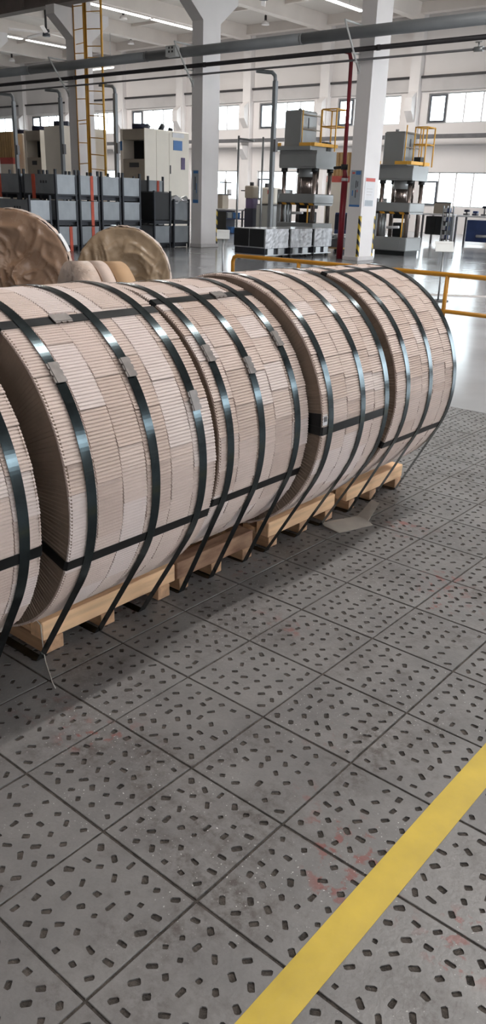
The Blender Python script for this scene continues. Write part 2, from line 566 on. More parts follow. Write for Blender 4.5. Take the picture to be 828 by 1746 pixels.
# the row of white columns, with corbels for the crane runway
CX = [-11.44, -16.80, -22.16, -27.52, -6.08]
COLS = []
desc = ['white column with blue poster, notice and striped corners', 'white column right of the stacked steel bins', 'white column behind the yellow ladder', 'white column beyond the left edge of the photograph', 'white column beyond the right edge of the photograph']
for k, x in enumerate(CX):
    c = MB().box(x - .2, x + .2, 17.9, 18.6, 0, 9.7)
    c = struct(c.build('column', 'white'), desc[k])
    p = [(17.9, 5.75), (17.9, 6.55), (17.2, 6.55), (17.2, 6.3)]
    q = [(18.6, 5.75), (19.3, 6.3), (19.3, 6.55), (18.6, 6.55)]
    MB().prism(p, 'x', x - .2, x + .2).build('corbel', 'white', c)
    MB().prism(q, 'x', x - .2, x + .2).build('corbel', 'white', c)
    B(x - .23, x + .23, 17.87, 18.63, 0, .10, c=.01).build('column_base', 'wallgrey', c)
    COLS.append(c)
    if k < 2 or k == 4:
        for xx, yy in ((x + .2, 17.9), (x + .2, 18.6))[(1 if k == 1 else 0):]:
            sx = 1 if xx > x else -1; sy = 1 if yy > 18.2 else -1
            t = MB().box(xx - sx * .055, xx + sx * .003, yy, yy + sy * .003, .1, 1.06).box(xx, xx + sx * .003, yy - sy * .055, yy, .1, 1.06)
            t.build('hazard_tape', 'hazard', c, label='yellow and black corner tape')
rw = MB()
rw.box(HX0, HX1, 17.28, 17.62, 6.55, 6.62).box(HX0, HX1, 17.28, 17.62, 7.2, 7.27).box(HX0, HX1, 17.43, 17.47, 6.62, 7.2)
for k in range(60):
    rw.box(HX0 + 1.34 * k, HX0 + 1.34 * k + .05, 17.30, 17.43, 6.62, 7.2)
tag(rw.build('crane_runway_beam', 'crane'), 'brown steel crane runway girder with stiffener ribs, on the column corbels', 'girder')

# ================================================================ LAMPS
def lamp_strip(x, y0, y1, z, label, power, n=1):
    L = (y1 - y0) / n
    for k in range(n):
        a, b_ = y0 + L * k + .06, y0 + L * (k + 1) - .06
        t = thing('ceiling_light', label if n == 1 else label[k], 'ceiling light', (x, (a + b_) / 2, z), 'strip lamps over the hall')
        hl = (b_ - a) / 2
        MB().prism([(-.15, .0), (.15, .0), (.11, .09), (-.11, .09)], 'y', -hl, hl).build('lamp_housing', 'white', t)
        B(-.13, .13, -hl + .02, hl - .02, -.025, .0).build('diffuser', 'led', t)
        for s in (-.7, .7):
            MB().tube([(0, hl * s, .09), (0, hl * s, CEIL - z)], .012, 6).build('hanger_rod', 'galv', t)
        ld = bpy.data.lights.new('lamp_glow', 'AREA')
        ld.shape = 'RECTANGLE'; ld.size = .26; ld.size_y = 2 * hl - .04
        ld.energy = power * (L / 6.)
        ld.color = (1., .965, .925)
        lo = bpy.data.objects.new('lamp_glow', ld)
        COL.objects.link(lo)
        lo.location = (0, 0, -.032); lo.parent = t
lamp_strip(-1.35, 1.4, 15.5, 9.2, ('white strip lamp right above the paper wrapped coils', 'strip lamp over the aisle, second from the coils', 'strip lamp over the aisle, third from the coils', 'strip lamp over the aisle, nearest the column row'), LED_NEAR, 4)
lamp_strip(-22.9, 28., 35.3, 9.4, 'bright white strip lamp left of the column with the blue poster', LED_FAR, 1)
lamp_strip(-33.5, 26.5, 32.2, 9.62, 'bright white strip lamp at top left, nearer half of the pair', LED_FAR, 1)
lamp_strip(-33.5, 32.3, 35.4, 9.62, 'bright white strip lamp ending at the middle column', LED_FAR, 1)
lamp_strip(-44.0, 29.2, 32.1, 9.55, 'white strip lamp left of the ladder, farther left of two', LED_FAR, 1)
lamp_strip(-44.0, 32.3, 35.3, 9.55, 'white strip lamp ending left of the ladder column', LED_FAR, 1)
t = thing('ceiling_light', 'white twin tube lamp seen through the yellow ladder', 'ceiling light', (-39.4, 34, 7.95))
B(-1., 1., -.1, .1, .04, .1).build('lamp_housing', 'white', t)
for s in (-1, 1):
    B(-.47 + s * .49, .47 + s * .49, -.08, .08, 0, .04).build('diffuser', 'led', t)
for s in (-.8, .8):
    MB().tube([(s, 0, .1), (s, 0, CEIL - 7.95)], .012, 6).build('hanger_rod', 'galv', t)
for n_, (x, y, lab) in enumerate(((-34.6, 31.4, 'small white bell lamp under the nearer strip lamp'), (-39.5, 36.4, 'small white bell lamp between ladder and middle column'), (-29.2, 36.1, 'small white bell lamp between the two right columns'),
                 (-42.4, 35.2, 'small dark bell lamp right beside the ladder'), (-51.8, 36.8, 'small bell lamp low at the far left of the ceiling'))):
    t = thing('bell_lamp', lab, 'lamp', (x, y, 9.55))
    MB().tube([(0, 0, 0), (0, 0, .12), (0, 0, .2)], [.2, .17, .05], 14).build('lamp_shade', 'white', t)
    MB().tube([(0, 0, .2), (0, 0, .42)], .06, 10).build('lamp_body', 'darkpipe', t)
    MB().tube([(0, 0, .42), (0, 0, CEIL - 9.55)], .02, 6).build('hanger_rod', 'galv', t)

for x, y, rot, lab in ((-38.4, 29.5, .5, 'large ceiling fan with pale blades left of the ladder column'), (-23.6, 29.0, 1.0, 'large ceiling fan at the top edge between the two right columns')):
    t = thing('ceiling_fan', lab, 'fan', (x, y, 9.0), rz=rot)
    MB().tube([(0, 0, .1), (0, 0, CEIL - 9.0)], .06, 10).build('drop_rod', 'darkpipe', t)
    MB().tube([(0, 0, -.16), (0, 0, .16)], [.2, .16], 16).build('motor_hub', 'bindark', t)
    for k in range(5):
        m4 = Matrix.Rotation(2 * pi * k / 5, 4, 'Z')
        MB().box(.15, 1.9, -.09, .09, -.02, .02).xform(m4 @ Matrix.Rotation(.25, 4, 'X')).build('fan_blade', 'white', t)

# ================================================================ STEEL COILS on pallets
NR = 316                                       # pleats round a coil
PITCH = 2 * pi / NR
def panel_mesh(R, w, n, seed):
    rnd = random.Random(seed)
    mb = MB()
    prof = [(.0, .0008), (.14, .0033), (.45, .0031), (.88, .0002)]
    rows = []
    j0, j1 = rnd.uniform(-.0012, .0012), rnd.uniform(-.0012, .0012)
    rb = R - .0045
    for k in range(n):
        wob0, wob1 = rnd.uniform(-.0004, .0004), rnd.uniform(-.0004, .0004)
        dr0, dr1 = rnd.uniform(-.0005, .0005), rnd.uniform(-.0005, .0005)
        for f, h in prof:
            lift = .0022 * max(0, 1 - k / 5)
            rows.append(((k + f) * PITCH, rb + h + dr0 + lift, rb + h + dr1 + lift, -w / 2 + .0014 + wob0, w / 2 - .0014 + wob1))
    rows.append((n * PITCH - .15 * PITCH, rb, rb, -w / 2 + .001, w / 2 - .001))
    vs = []; fs = []
    for th, r0, r1, a, b_ in rows:
        vs += [(r0 * cos(th), a, r0 * sin(th)), (r1 * cos(th), b_, r1 * sin(th)), ((rb - .004) * cos(th), a, (rb - .004) * sin(th)), ((rb - .004) * cos(th), b_, (rb - .004) * sin(th))]
    m = len(rows)
    for i in range(m - 1):
        o, p = i * 4, i * 4 + 4
        fs += [(o, o + 1, p + 1, p), (o, p, p + 2, o + 2), (o + 1, o + 3, p + 3, p + 1)]
    fs += [(0, 2, 3, 1)]
    mb.add(vs, fs)
    return mb

def coil(X0, R, y0, y1, strips, lens, straps, crosses, label, seals, pal_x=-1.868, tilt=.0, seed=1, label_patch=False):
    rnd = random.Random(seed)
    zc = R + .1
    Rb = .25
    ym = (y0 + y1) / 2
    hw = (y1 - y0) / 2
    root = thing('steel_strip_coil', label, 'coil', (X0, ym, 0), 'paper wrapped steel coils strapped to pallets')
    C = (0, 0, zc)
    # body under the paper
    NS = 96
    core = MB()
    vs = []; fs = []
    for i in range(NS):
        t = 2 * pi * i / NS
        for r, y in ((R - .0075, -hw + .006), (R - .0075, hw - .006), (Rb, hw - .006), (Rb, -hw + .006)):
            vs.append((r * cos(t), y, r * sin(t)))
    for i in range(NS):
        o, p = i * 4, ((i + 1) % NS) * 4
        for k in range(4):
            fs.append((o + k, o + (k + 1) % 4, p + (k + 1) % 4, p + k))
    core.add(vs, fs, True)
    core.build('coil_core', 'core', root, C)
    # pleated end covers
    for s in (-1, 1):
        e = MB(); vs = []; fs = []
        K = 230
        for i in range(K):
            for f, h in ((0., .0), (.8, .0024)):
                t = 2 * pi * (i + f) / K
                jit = rnd.uniform(-.0008, .0008)
                for r, hh in ((R - .0012, -.006), (R - .004, h * .5 - .001), (R - .06, h), (R - .15, h * .9), (Rb + .02, h * .5), (Rb - .004, -.004)):
                    vs.append((r * cos(t), s * (hw - .003 + hh + jit), r * sin(t)))
        n = 2 * K
        for i in range(n):
            o, p = i * 6, ((i + 1) % n) * 6
            for k in range(5):
                fs.append((o + k, o + k + 1, p + k + 1, p + k))
        e.add(vs, fs)
        e.build('end_cover', 'endpaper', root, C)
    # paper panels, strip by strip
    cache = {}
    vscale = 1.0
    for a, b_ in zip(strips[:-1], strips[1:]):
        w = b_ - a
        pos = rnd.randrange(0, 14)
        end = pos + NR
        while pos < end:
            n = rnd.choice(lens)
            if end - pos < n + min(lens) // 2: n = end - pos
            key = (round(w, 4), n, rnd.randrange(6))
            if key not in cache:
                mb = panel_mesh(R, w, n, rnd.randrange(10 ** 6))
                cache[key] = mb.mesh('paper_panel', ('paper', 'paper', 'paper', 'paper_b', 'paper_b', 'paper_w')[key[2]])
            sc = 1 + rnd.uniform(-.0012, .0022)
            o = put('paper_panel', cache[key], root, (0, (a + b_) / 2 - ym, zc), rot=(rnd.uniform(-tilt, tilt) * .0, -pos * PITCH, rnd.uniform(-tilt, tilt) * 0))
            o.scale = (sc, 1, sc)
            pos += n
    # round straps: down to the pallet edge and under it
    ax = pal_x - X0
    def ring_path(r):
        d = hypot(ax, zc - .004); al = atan2(.004 - zc, ax); t0 = al + acos(min(1, r / d))
        pts = []
        n = 200
        for i in range(n + 1):
            t = t0 + (pi - 2 * t0) * i / n
            pts.append((r * cos(t), 0, r * sin(t) + zc))
        pts.append((-ax, 0, .0035)); pts.append((-ax + .02, 0, .0016)); pts.append((ax - .02, 0, .0016))
        return [(ax, 0, .0035)] + pts
    pth = ring_path(R + .0032)
    sm = MB().band(pth[::-1], (0, 1, 0), .032, .0011)
    sme = sm.mesh('steel_strap', 'strap')
    strap_objs = []
    for y in straps:
        strap_objs.append(put('steel_strap', sme, root, (0, y - ym, 0)))
    # cross straps through the bore
    cross_objs = []
    for th in crosses:
        th = radians(th)
        er, et = Vector((cos(th), 0, sin(th))), Vector((-sin(th), 0, cos(th)))
        ro, ri = R + .0012, Rb - .006
        yy = hw + .0035
        path = []
        for (ra, ya), (rb_, yb) in (((ro, -yy + .006), (ro, yy - .006)), ((ro - .006, yy), (ri + .006, yy)), ((ri, yy - .006), (ri, -yy + .006)), ((ri + .006, -yy), (ro - .006, -yy))):
            path += [er * ra + Vector((0, ya, zc)), er * rb_ + Vector((0, yb, zc))]
        mb = MB().band(path, et, .032, .0012)
        # make sure the thickness goes outwards
        cross_objs.append(mb.build('cross_strap', 'crossstrap', root))
    # strap seals
    prof = [(-.029, -.0195), (-.014, -.0195), (-.012, -.0155), (-.008, -.0155), (-.006, -.0195), (.006, -.0195), (.008, -.0155), (.012, -.0155), (.014, -.0195), (.029, -.0195),
            (.029, .0195), (.014, .0195), (.012, .0155), (.008, .0155), (.006, .0195), (-.006, .0195), (-.008, .0155), (-.012, .0155), (-.014, .0195), (-.029, .0195)]
    for kind, th, y in seals:
        th = radians(th)
        er, et = Vector((cos(th), 0, sin(th))), Vector((-sin(th), 0, cos(th)))
        mb = MB().prism(prof, 'z', 0, .0052)
        mb.box(-.031, .031, -.0135, .0135, .0052, .0066)
        # profile x runs along the strap
        ex = et if kind == 'round' else Vector((0, 1, 0))
        ey = ex.cross(er) * -1
        o = er * (R + (.0036 if kind == 'round' else .0016)) + Vector((0, y - ym, zc))
        mtx = Matrix(((ex.x, ey.x, er.x, o.x), (ex.y, ey.y, er.y, o.y), (ex.z, ey.z, er.z, o.z), (0, 0, 0, 1)))
        mb.xform(mtx)
        host = strap_objs[min(range(len(straps)), key=lambda q: abs(straps[q] - y))] if kind == 'round' else cross_objs[-1]
        mb.build('strap_seal', 'seal', host, (0, -host.location.y, 0), label='crimped grey metal strap seal')
    if label_patch:
        mb = MB(); pts = []
        for k in range(7):
            t = radians(.8 + k * .75)
            pts.append(((R + .0012) * cos(t), 0, (R + .0012) * sin(t) + zc))
        pl = MB().band(pts, (0, 1, 0), .03, .0006, closed=False).build('paper_label', 'label', root, (0, -hw + .016, 0), label='small white label')
        lb = MB()
        for k in range(5):
            lb.band([(p[0] + .0008, p[1], p[2]) for p in pts[2:6]], (0, 1, 0), .0016 if k % 2 else .003, .0004, closed=False)
            lb.v[-16:] = [(x, y + -.010 + .004 * k, z) for x, y, z in lb.v[-16:]]
        lb.build('label_print', 'ink', pl, (0, .002, 0))
        ft = MB()
        vs = []
        for r in (R - .075, R - .004):
            for dt in (-.5, 6.):
                t = radians(dt)
                for q in (0, .0015):
                    vs.append((r * cos(t), -hw - .0022 - q, r * sin(t) + zc))
        ft.add(vs, [(0, 2, 3, 1), (4, 5, 7, 6), (0, 1, 5, 4), (2, 6, 7, 3), (1, 3, 7, 5), (0, 4, 6, 2)])
        ft.build('tape_patch', 'crossstrap', root, label='dark tape patch on the end cover')
    return root

LONG, MIDL, SHORT = (16, 20, 24, 28), (9, 10, 12, 14), (7, 8, 9)
coil(-2.106, .496, .60, 1.14, (.60, .69, .78, .875, .965, 1.056, 1.14), MIDL, (.66, .865, 1.083), (-10, 74), 'pleated paper wrapped steel coil cut off by the left edge, nearest of the row', [], seed=11)
coil(-2.091, .5105, 1.21, 1.786, (1.21, 1.306, 1.398, 1.49, 1.589, 1.685, 1.786), LONG, (1.282, 1.521, 1.722), (-19.4, 61.2), 'widest paper wrapped steel coil, second from left, with seal on its top cross strap',
     [('round', 41.0, 1.282), ('round', 38.8, 1.521), ('round', 23.6, 1.722), ('cross', 61.3, 1.414)], seed=12)
coil(-2.143, .5005, 1.872, 2.371, (1.872, 1.972, 2.072, 2.172, 2.272, 2.371), MIDL, (1.925, 2.092, 2.298), (-20.2, 67.2), 'middle paper wrapped steel coil, third from left, seals on all three round straps',
     [('round', 38.7, 1.925), ('round', 31.1, 2.092), ('round', 39.8, 2.298), ('cross', 67.4, 2.195)], seed=13)
coil(-2.099, .5085, 2.385, 2.862, (2.385, 2.453, 2.553, 2.652, 2.751, 2.862), SHORT, (2.436, 2.660, 2.842), (-1.7, 128.), 'paper wrapped steel coil with small white label, second from the far end',
     [], seed=14, label_patch=True)
coil(-2.126, .504, 2.982, 3.542, (2.982, 3.094, 3.206, 3.318, 3.43, 3.542), SHORT, (3.077, 3.283, 3.520), (-24.2, 79.5), 'paper wrapped steel coil at the far right end of the row',
     [], seed=15)

def pallet(y0, y1, boards, label, stain=False):
    t = thing('wooden_pallet', label, 'pallet', (-2.115, (y0 + y1) / 2, 0), 'pine pallets under the coils')
    ym = (y0 + y1) / 2
    hw = .235
    mb = B(hw - .066, hw, y0 - ym, y1 - ym, .052, .119, c=.003)
    mb.build('beam', 'wood_r' if stain else 'wood', t, label='reddish stained pine beam' if stain else None)
    B(-hw, -hw + .066, y0 - ym, y1 - ym, .052, .119, c=.003).build('beam', 'wood', t)
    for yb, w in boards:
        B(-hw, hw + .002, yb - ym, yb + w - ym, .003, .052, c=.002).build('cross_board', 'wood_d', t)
    n = 3
    for k in range(n):
        x = -.12 + .12 * k
        B(x - .035, x + .035, y0 - ym + .01, y1 - ym - .01, .052, .075, c=.002).build('deck_board', 'wood', t)
pallet(.56, 1.10, ((.57, .07), (.80, .06), (1.02, .07)), 'pine pallet under the nearest coil, cut off by the left edge')
pallet(1.306, 1.905, ((1.31, .075), (1.545, .06), (1.815, .06)), 'pale pine pallet under the widest coil, second from left')
pallet(1.915, 2.362, ((1.925, .05), (2.105, .06), (2.295, .06)), 'pine pallet with reddish stained beam under the middle coil', True)
pallet(2.465, 2.968, ((2.468, .06), (2.69, .06), (2.89, .06)), 'pine pallet behind the scrap of cardboard on the floor')
pallet(3.068, 3.60, ((3.09, .05), (3.28, .06), (3.53, .06)), 'pine pallet at the far right end of the coil row')

# cardboard scrap and cord on the floor
mb = MB()
prof = [(-1.885, 2.835, .006), (-1.755, 2.822, .003), (-1.695, 3.005, .004), (-1.80, 3.07, .012)]
def sheet(pts, th=.003):
    n = len(pts)
    vs = [tuple(p) for p in pts] + [(p[0], p[1], p[2] + th) for p in pts]
    return vs, [tuple(range(n))[::-1], tuple(range(n, 2 * n))] + [(i, (i + 1) % n, n + (i + 1) % n, n + i) for i in range(n)]
cb = thing('cardboard_sheet', 'torn grey-brown cardboard sheet lying on the tiles beside the pallets', 'cardboard', (0, 0, 0))
v_, f_ = sheet([(-1.872, 2.86, .005), (-1.84, 2.83, .008), (-1.752, 2.822, .002), (-1.69, 3.01, .002), (-1.73, 3.035, .004), (-1.80, 3.05, .006)])
MB().add(v_, f_).build('flat_sheet', 'card', cb)
v_, f_ = sheet([(-1.73, 3.035, .004), (-1.80, 3.05, .006), (-1.80, 3.17, .055), (-1.755, 3.165, .05)])
MB().add(v_, f_).build('raised_flap', 'card', cb)
cd = thing('plastic_cord', 'thin pale cord hanging off the pallet onto the tiles', 'cord', (0, 0, 0))
MB().tube([(-1.878, 1.300, .115), (-1.874, 1.298, .08), (-1.868, 1.296, .045), (-1.855, 1.290, .018), (-1.83, 1.277, .006), (-1.78, 1.252, .0035), (-1.735, 1.228, .004), (-1.70, 1.213, .0055)], .0016, 6).build('cord_length', 'wire', cd)
MB().tube([(-1.878, 1.300, .115), (-1.895, 1.285, .15), (-1.90, 1.265, .19), (-1.915, 1.245, .225), (-1.94, 1.228, .25)], .0014, 6).build('cord_loop', 'wire', cd)

tp = MB()
tpn = 24
vs = []
for k in range(tpn + 1):
    y = -1.2 + 6.6 * k / tpn
    vs += [(-.621 + random.uniform(-.0008, .0008), y, .0009), (-.543 + random.uniform(-.0008, .0008), y, .0009)]
n0 = len(vs)
vs += [(x, y, .0001) for x, y, z in vs]
fs = [(2 * k, 2 * k + 1, 2 * k + 3, 2 * k + 2) for k in range(tpn)]
fs += [(2 * k, 2 * k + 2, n0 + 2 * k + 2, n0 + 2 * k) for k in range(tpn)] + [(2 * k + 1, n0 + 2 * k + 1, n0 + 2 * k + 3, 2 * k + 3) for k in range(tpn)]
tag(tp.add(vs, fs).build('floor_marking_tape', 'tape'), 'straight yellow tape line stuck across the tiles', 'floor marking')['kind'] = 'thing'

# ================================================================ BROWN WRAPPED COILS behind
def wrapped_coil(name, label, x, y, R, w, az, m_face, rim_label=None, seed=3):
    """disc with crumpled film over its front; the front looks along az (degrees from +x)"""
    zc = R + .02
    root = thing(name, label, 'coil', (x, y, 0), rz=radians(az))
    rng = Vector((seed * 3.1, seed * 1.7, 0))
    NT, NRR = 150, 40
    def drape(p):
        wp = Vector((noise.noise(p * 2.2 + rng), noise.noise(p * 2.2 - rng), 0)) * .35
        q = p + wp
        a = 1 - abs(noise.noise(Vector((q.x * 3.4, q.y * 1.7, seed)) + rng)) * 1.6
        b_ = 1 - abs(noise.noise(Vector((q.x * 5.5 + q.y * 4, q.y * 4.5 - q.x * 2, seed + 4)) + rng)) * 1.8
        return .055 * max(0, a) ** 3 + .030 * max(0, b_) ** 4
    def crump(p, amp):
        f = 0
        for sc, a in ((3.2, 1.), (6.5, .55), (13, .3)):
            f += a * (abs(noise.noise(p * sc + rng)) - .25)
        return amp * f
    vs = []; fs = []
    for j in range(NRR + 1):
        q = j / NRR
        for i in range(NT):
            t = 2 * pi * i / NT
            r = R * q
            if q > .97: r = R
            p = Vector((cos(t) * q * R, sin(t) * q * R, 0))
            sag = -.05 * max(0, 1 - abs(q - .32) / .3) if q < .62 else 0
            # radial folds gather the film towards the hub
            fold = (drape(p) - .035) * min(1, (1.02 - q) * 4)
            d = crump(p, .028) * min(1, (1.02 - q) * 5) + sag + fold
            dr = crump(Vector((cos(t) * 2, sin(t) * 2, 5)), .02) if q > .93 else 0
            vs.append((w / 2 + d - (.012 if q > .985 else 0), (r + dr) * cos(t), zc + (r + dr) * sin(t)))
    for j in range(NRR):
        for i in range(NT):
            i2 = (i + 1) % NT
            fs.append((j * NT + i, j * NT + i2, (j + 1) * NT + i2, (j + 1) * NT + i))
    MB().add(vs, fs, True).build('wrapped_face', m_face, root)
    rimv = []; rimf = []
    K = 6
    for j in range(K + 1):
        for i in range(NT):
            t = 2 * pi * i / NT
            p = Vector((cos(t) * 2, sin(t) * 2, j * .35))
            rr = R + crump(p, .02) + .003
            rimv.append((w / 2 - .012 - (w - .024) * j / K, rr * cos(t), zc + rr * sin(t)))
    o = len(rimv)
    rimv.append((-w / 2 + .012, 0, zc))
    for j in range(K):
        for i in range(NT):
            i2 = (i + 1) % NT
            rimf.append((j * NT + i, j * NT + i2, (j + 1) * NT + i2, (j + 1) * NT + i))
    for i in range(NT):
        rimf.append((K * NT + i, K * NT + (i + 1) % NT, o))
    MB().add(rimv, rimf, True).build('wrapped_rim', 'kraftrim', root)
    if rim_label:
        a0, a1, m_ = rim_label
        pts = [((R + .012) * cos(radians(a0 + (a1 - a0) * k / 12)), (R + .012) * sin(radians(a0 + (a1 - a0) * k / 12))) for k in range(13)]
        MB().band([(0, a, zc + b_) for a, b_ in pts], (1, 0, 0), w * .8, .004, closed=False).build('paper_label', m_, root, label='white paper label on the rim')
    return root
wrapped_coil('wrapped_coil', 'tall coil wrapped in crumpled brown film with white label on its rim', -7.25, 5.0, .60, .17, -50, 'kraft', (20, 38, 'label'), 3)
wrapped_coil('wrapped_coil', 'coil wrapped in olive brown film, right of the tall brown one', -6.93, 6.22, .52, .15, -52, 'kraft2', None, 8)
mc = thing('kraft_coil', 'low coil in pale paper and brown card bands between the two film wrapped ones', 'coil', (-4.50, 3.58, 0), rz=radians(-23))
Rk, zk = .478, .479
for nm, a, b_, r, m_ in (('paper_band', -.02, .10, Rk, 'kraftrim'), ('card_band', .10, .12, Rk - .02, 'kraft'), ('paper_band', .12, .20, Rk, 'paper_b'), ('card_band', .20, .217, Rk - .02, 'kraft'), ('card_band', .217, .34, Rk - .004, 'kcard')):
    vs = []; fs = []
    n = 90
    for i in range(n):
        t = 2 * pi * i / n
        e = .006 * noise.noise(Vector((cos(t) * 5, sin(t) * 5, a * 9)))
        for rr, y in ((r + e, a), (r + e * .5, b_), (.24, b_), (.24, a)):
            vs.append((rr * cos(t), y, zk + rr * sin(t)))
    for i in range(n):
        o, p = i * 4, ((i + 1) % n) * 4
        for k in range(4):
            fs.append((o + k, o + (k + 1) % 4, p + (k + 1) % 4, p + k))
    MB().add(vs, fs, True).build(nm, m_, mc)

# ================================================================ GUARD RAIL, SIGNS
gr = thing('guard_rail', 'yellow tubular guard rail behind the coils', 'rail', (-4.3, 7.75, 0))
zt = .73
MB().tube([(-2.35, 0, 0), (-2.35, 0, zt - .07), (-2.33, 0, zt - .02), (-2.28, 0, zt), (-1.2, 0, zt), (.5, 0, zt), (2.6, 0, zt)], .024, 12).build('top_rail', 'yellow', gr)
MB().tube([(-2.35, 0, .37), (2.6, 0, .37)], .021, 12).build('middle_rail', 'yellow', gr)
for x in (-1.35, -.42, .52, 1.45, 2.4):
    MB().tube([(x, 0, 0), (x, 0, zt)], .022, 12).build('post', 'yellow', gr)
for x in (-2.35, -1.35, -.42, .52, 1.45, 2.4):
    B(x - .06, x + .06, -.06, .06, 0, .008).build('foot_plate', 'yellow', gr)

t = thing('cable_cover', 'flat grey cable cover strip across the shiny floor behind the guard rail', 'cable cover', (-5.6, 12.85, 0), rz=radians(38))
MB().prism([(-.07, 0), (.07, 0), (.045, .014), (-.045, .014)], 'x', -1.6, 3.2).build('cover_strip', 'wallgrey', t)

def sign_stand(x, y, label, sz):
    t = thing('sign_stand', label, 'sign', (x, y, 0), rz=radians(40))
    MB().tube([(0, 0, 0), (0, 0, .012)], .16, 20).build('base', 'darkpipe', t)
    MB().tube([(0, 0, .012), (0, 0, .74)], .014, 8).build('pole', 'galv', t)
    p = MB().box(-sz, sz, -.004, .004, -.09, .09).xform(Matrix.Translation((0, -.02, .80)) @ Matrix.Rotation(radians(-38), 4, 'X'))
    p.build('sign_plate', 'signplate', t)
    MB().box(-sz * .8, sz * .8, -.006, -.0042, .045, .052).xform(Matrix.Translation((0, -.02, .80)) @ Matrix.Rotation(radians(-38), 4, 'X')).build('sign_print', 'wallgrey', t)
sign_stand(-5.79, 11.64, 'small grey sign plate on thin pole, right of the far press', .14)
sign_stand(-9.5, 10.8, 'small white sign plate on thin pole beside the middle column', .11)

# ================================================================ PIPES AND DUCT along the columns
dt = thing('ventilation_duct', 'grey round duct running along the front of the columns', 'duct', (-30, 17.55, 4.97))
for k in range(14):
    MB().tube([(-42 + 5.36 * k + .01, 0, 0), (-42 + 5.36 * (k + 1) - .01, 0, 0)], .125, 20).build('duct_length', 'greypaint', dt)
    MB().tube([(-42 + 5.36 * k - .03, 0, 0), (-42 + 5.36 * k + .03, 0, 0)], .132, 20).build('duct_collar', 'galv', dt)
B(12.62, 13.0, -.30, -.13, -.12, .14, c=.01).build('junction_box', 'signplate', dt, label='pale box with four dark holes')
hb = MB()
for xx in (12.74, 12.86):
    for zz in (-.03, .06):
        hb.box(xx, xx + .05, -.306, -.300, zz, zz + .05)
hb.build('box_holes', 'ink', dt)
t = thing('black_pipe', 'thick dark pipe running below the grey duct', 'pipe', (-30, 17.70, 4.655))
MB().tube([(-42, 0, 0), (38, 0, 0)], .052, 14).build('pipe_length', 'darkpipe', t)
for k in range(15):
    MB().tube([(-40 + 5.36 * k, 0, 0), (-40 + 5.36 * k + .08, 0, 0)], .062, 14).build('pipe_collar', 'darkpipe', t)
t = thing('grey_pipe', 'thin grey pipe lowest of the three along the columns', 'pipe', (-30, 17.805, 4.46))
MB().tube([(-42, 0, 0), (38, 0, 0)], .026, 10).build('pipe_length', 'midpipe', t)
vv = MB().tube([(21.3, 0, 0), (21.5, 0, 0)], .05, 12)
vv.tube([(21.4, 0, 0), (21.4, -.02, .12)], .02, 8)
vv.build('valve', 'galv', t, label='small pale valve')
MB().tube([(21.32, -.02, .13), (21.48, -.02, .13)], .014, 8).build('valve_handle', 'signplate', t)
for k, x in enumerate((CX[0], CX[1], CX[2])):
    t = thing('pipe_bracket', ('angle iron pipe bracket on the column with the blue poster', 'angle iron pipe bracket on the middle column', 'angle iron pipe bracket on the ladder column')[k], 'bracket', (x - .17, 17.9, 4.3))
    MB().tube([(0, -.005, -.05), (0, -.70, .86)], .024, 6).build('diagonal_strut', 'signplate', t)
    MB().tube([(0, -.005, .875), (0, -.72, .875)], .024, 6).build('arm', 'signplate', t)
    MB().tube([(0, -.005, .28), (0, -.34, .28)], .020, 6).build('arm', 'signplate', t)
    MB().tube([(0, -.005, .11), (0, -.22, .11)], .020, 6).build('arm', 'signplate', t)
    B(-.04, .04, -.012, 0, -.12, .06).build('wall_plate', 'signplate', t)

# fire pipe
t = thing('fire_pipe', 'dark red fire riser pipe beside the column with the blue poster', 'pipe', (-11.98, 18.2, 0))
MB().tube([(0, 0, 0), (0, 0, 1.93)], .082, 16).build('riser_base', 'red', t)
MB().tube([(0, 0, 1.93), (0, 0, 2.0), (.0, -.06, 2.2), (.02, -.12, 4.50), (.02, -.22, 4.66), (.02, -.43, 4.66)], [.082, .06, .048, .048, .048, .048], 14).build('riser_pipe', 'red', t)
MB().tube([(0, 0, 1.86), (0, 0, 1.93)], .087, 16).build('white_band', 'label', t)
MB().tube([(0, -.06, 2.12), (0, -.06, 2.24)], .085, 14).build('clamp', 'blackrub', t)
MB().tube([(0, -.06, 2.18), (-.3, -.06, 2.16)], .035, 8).build('valve_arm', 'blackrub', t)

# grey cable droppers
for x, z0, lab in ((-14.32, .0, 'grey cable dropper post in front of the nearer press'), (-20.5, 0., 'grey cable dropper post left of the cream machine with dark opening'), (-23.15, 0., 'grey cable dropper post just left of the ladder column'), (-25.7, 0., 'grey cable dropper post near the left edge')):
    t = thing('cable_dropper', lab, 'cable post', (x, 18.2, 0), 'grey droppers hanging from the pipe line')
    B(-.055, .055, -.055, .055, 0, 4.22, c=.008).build('post', 'greypaint', t)
    MB().tube([(0, 0, 4.2), (-.02, 0, 4.34), (-.12, 0, 4.42), (-.30, -.03, 4.44), (-.45, -.25, 4.45)], .05, 10).build('bend', 'greypaint', t)
    B(.056, .12, -.05, .05, 2.55, 2.85).build('switch_box', 'midpipe', t)
for x, y, lab, arm in ((-15.6, 18.3, 'thin pale pole with side arm left of the nearer press', .55), (-12.6, 19.1, 'thin pale pole just left of the red fire pipe', 0), (-15.22, 18.9, 'thin pale pole against the nearer press', 0)):
    t = thing('thin_pole', lab, 'pole', (x, y, 0))
    MB().tube([(0, 0, 0), (0, 0, 2.97)], .03, 8).build('pole', 'galv', t)
    if arm:
        MB().tube([(0, 0, 2.9), (arm, 0, 2.84)], .028, 8).build('arm', 'galv', t)
    B(-.08, .08, -.08, .08, 0, .012).build('foot_plate', 'galv', t)

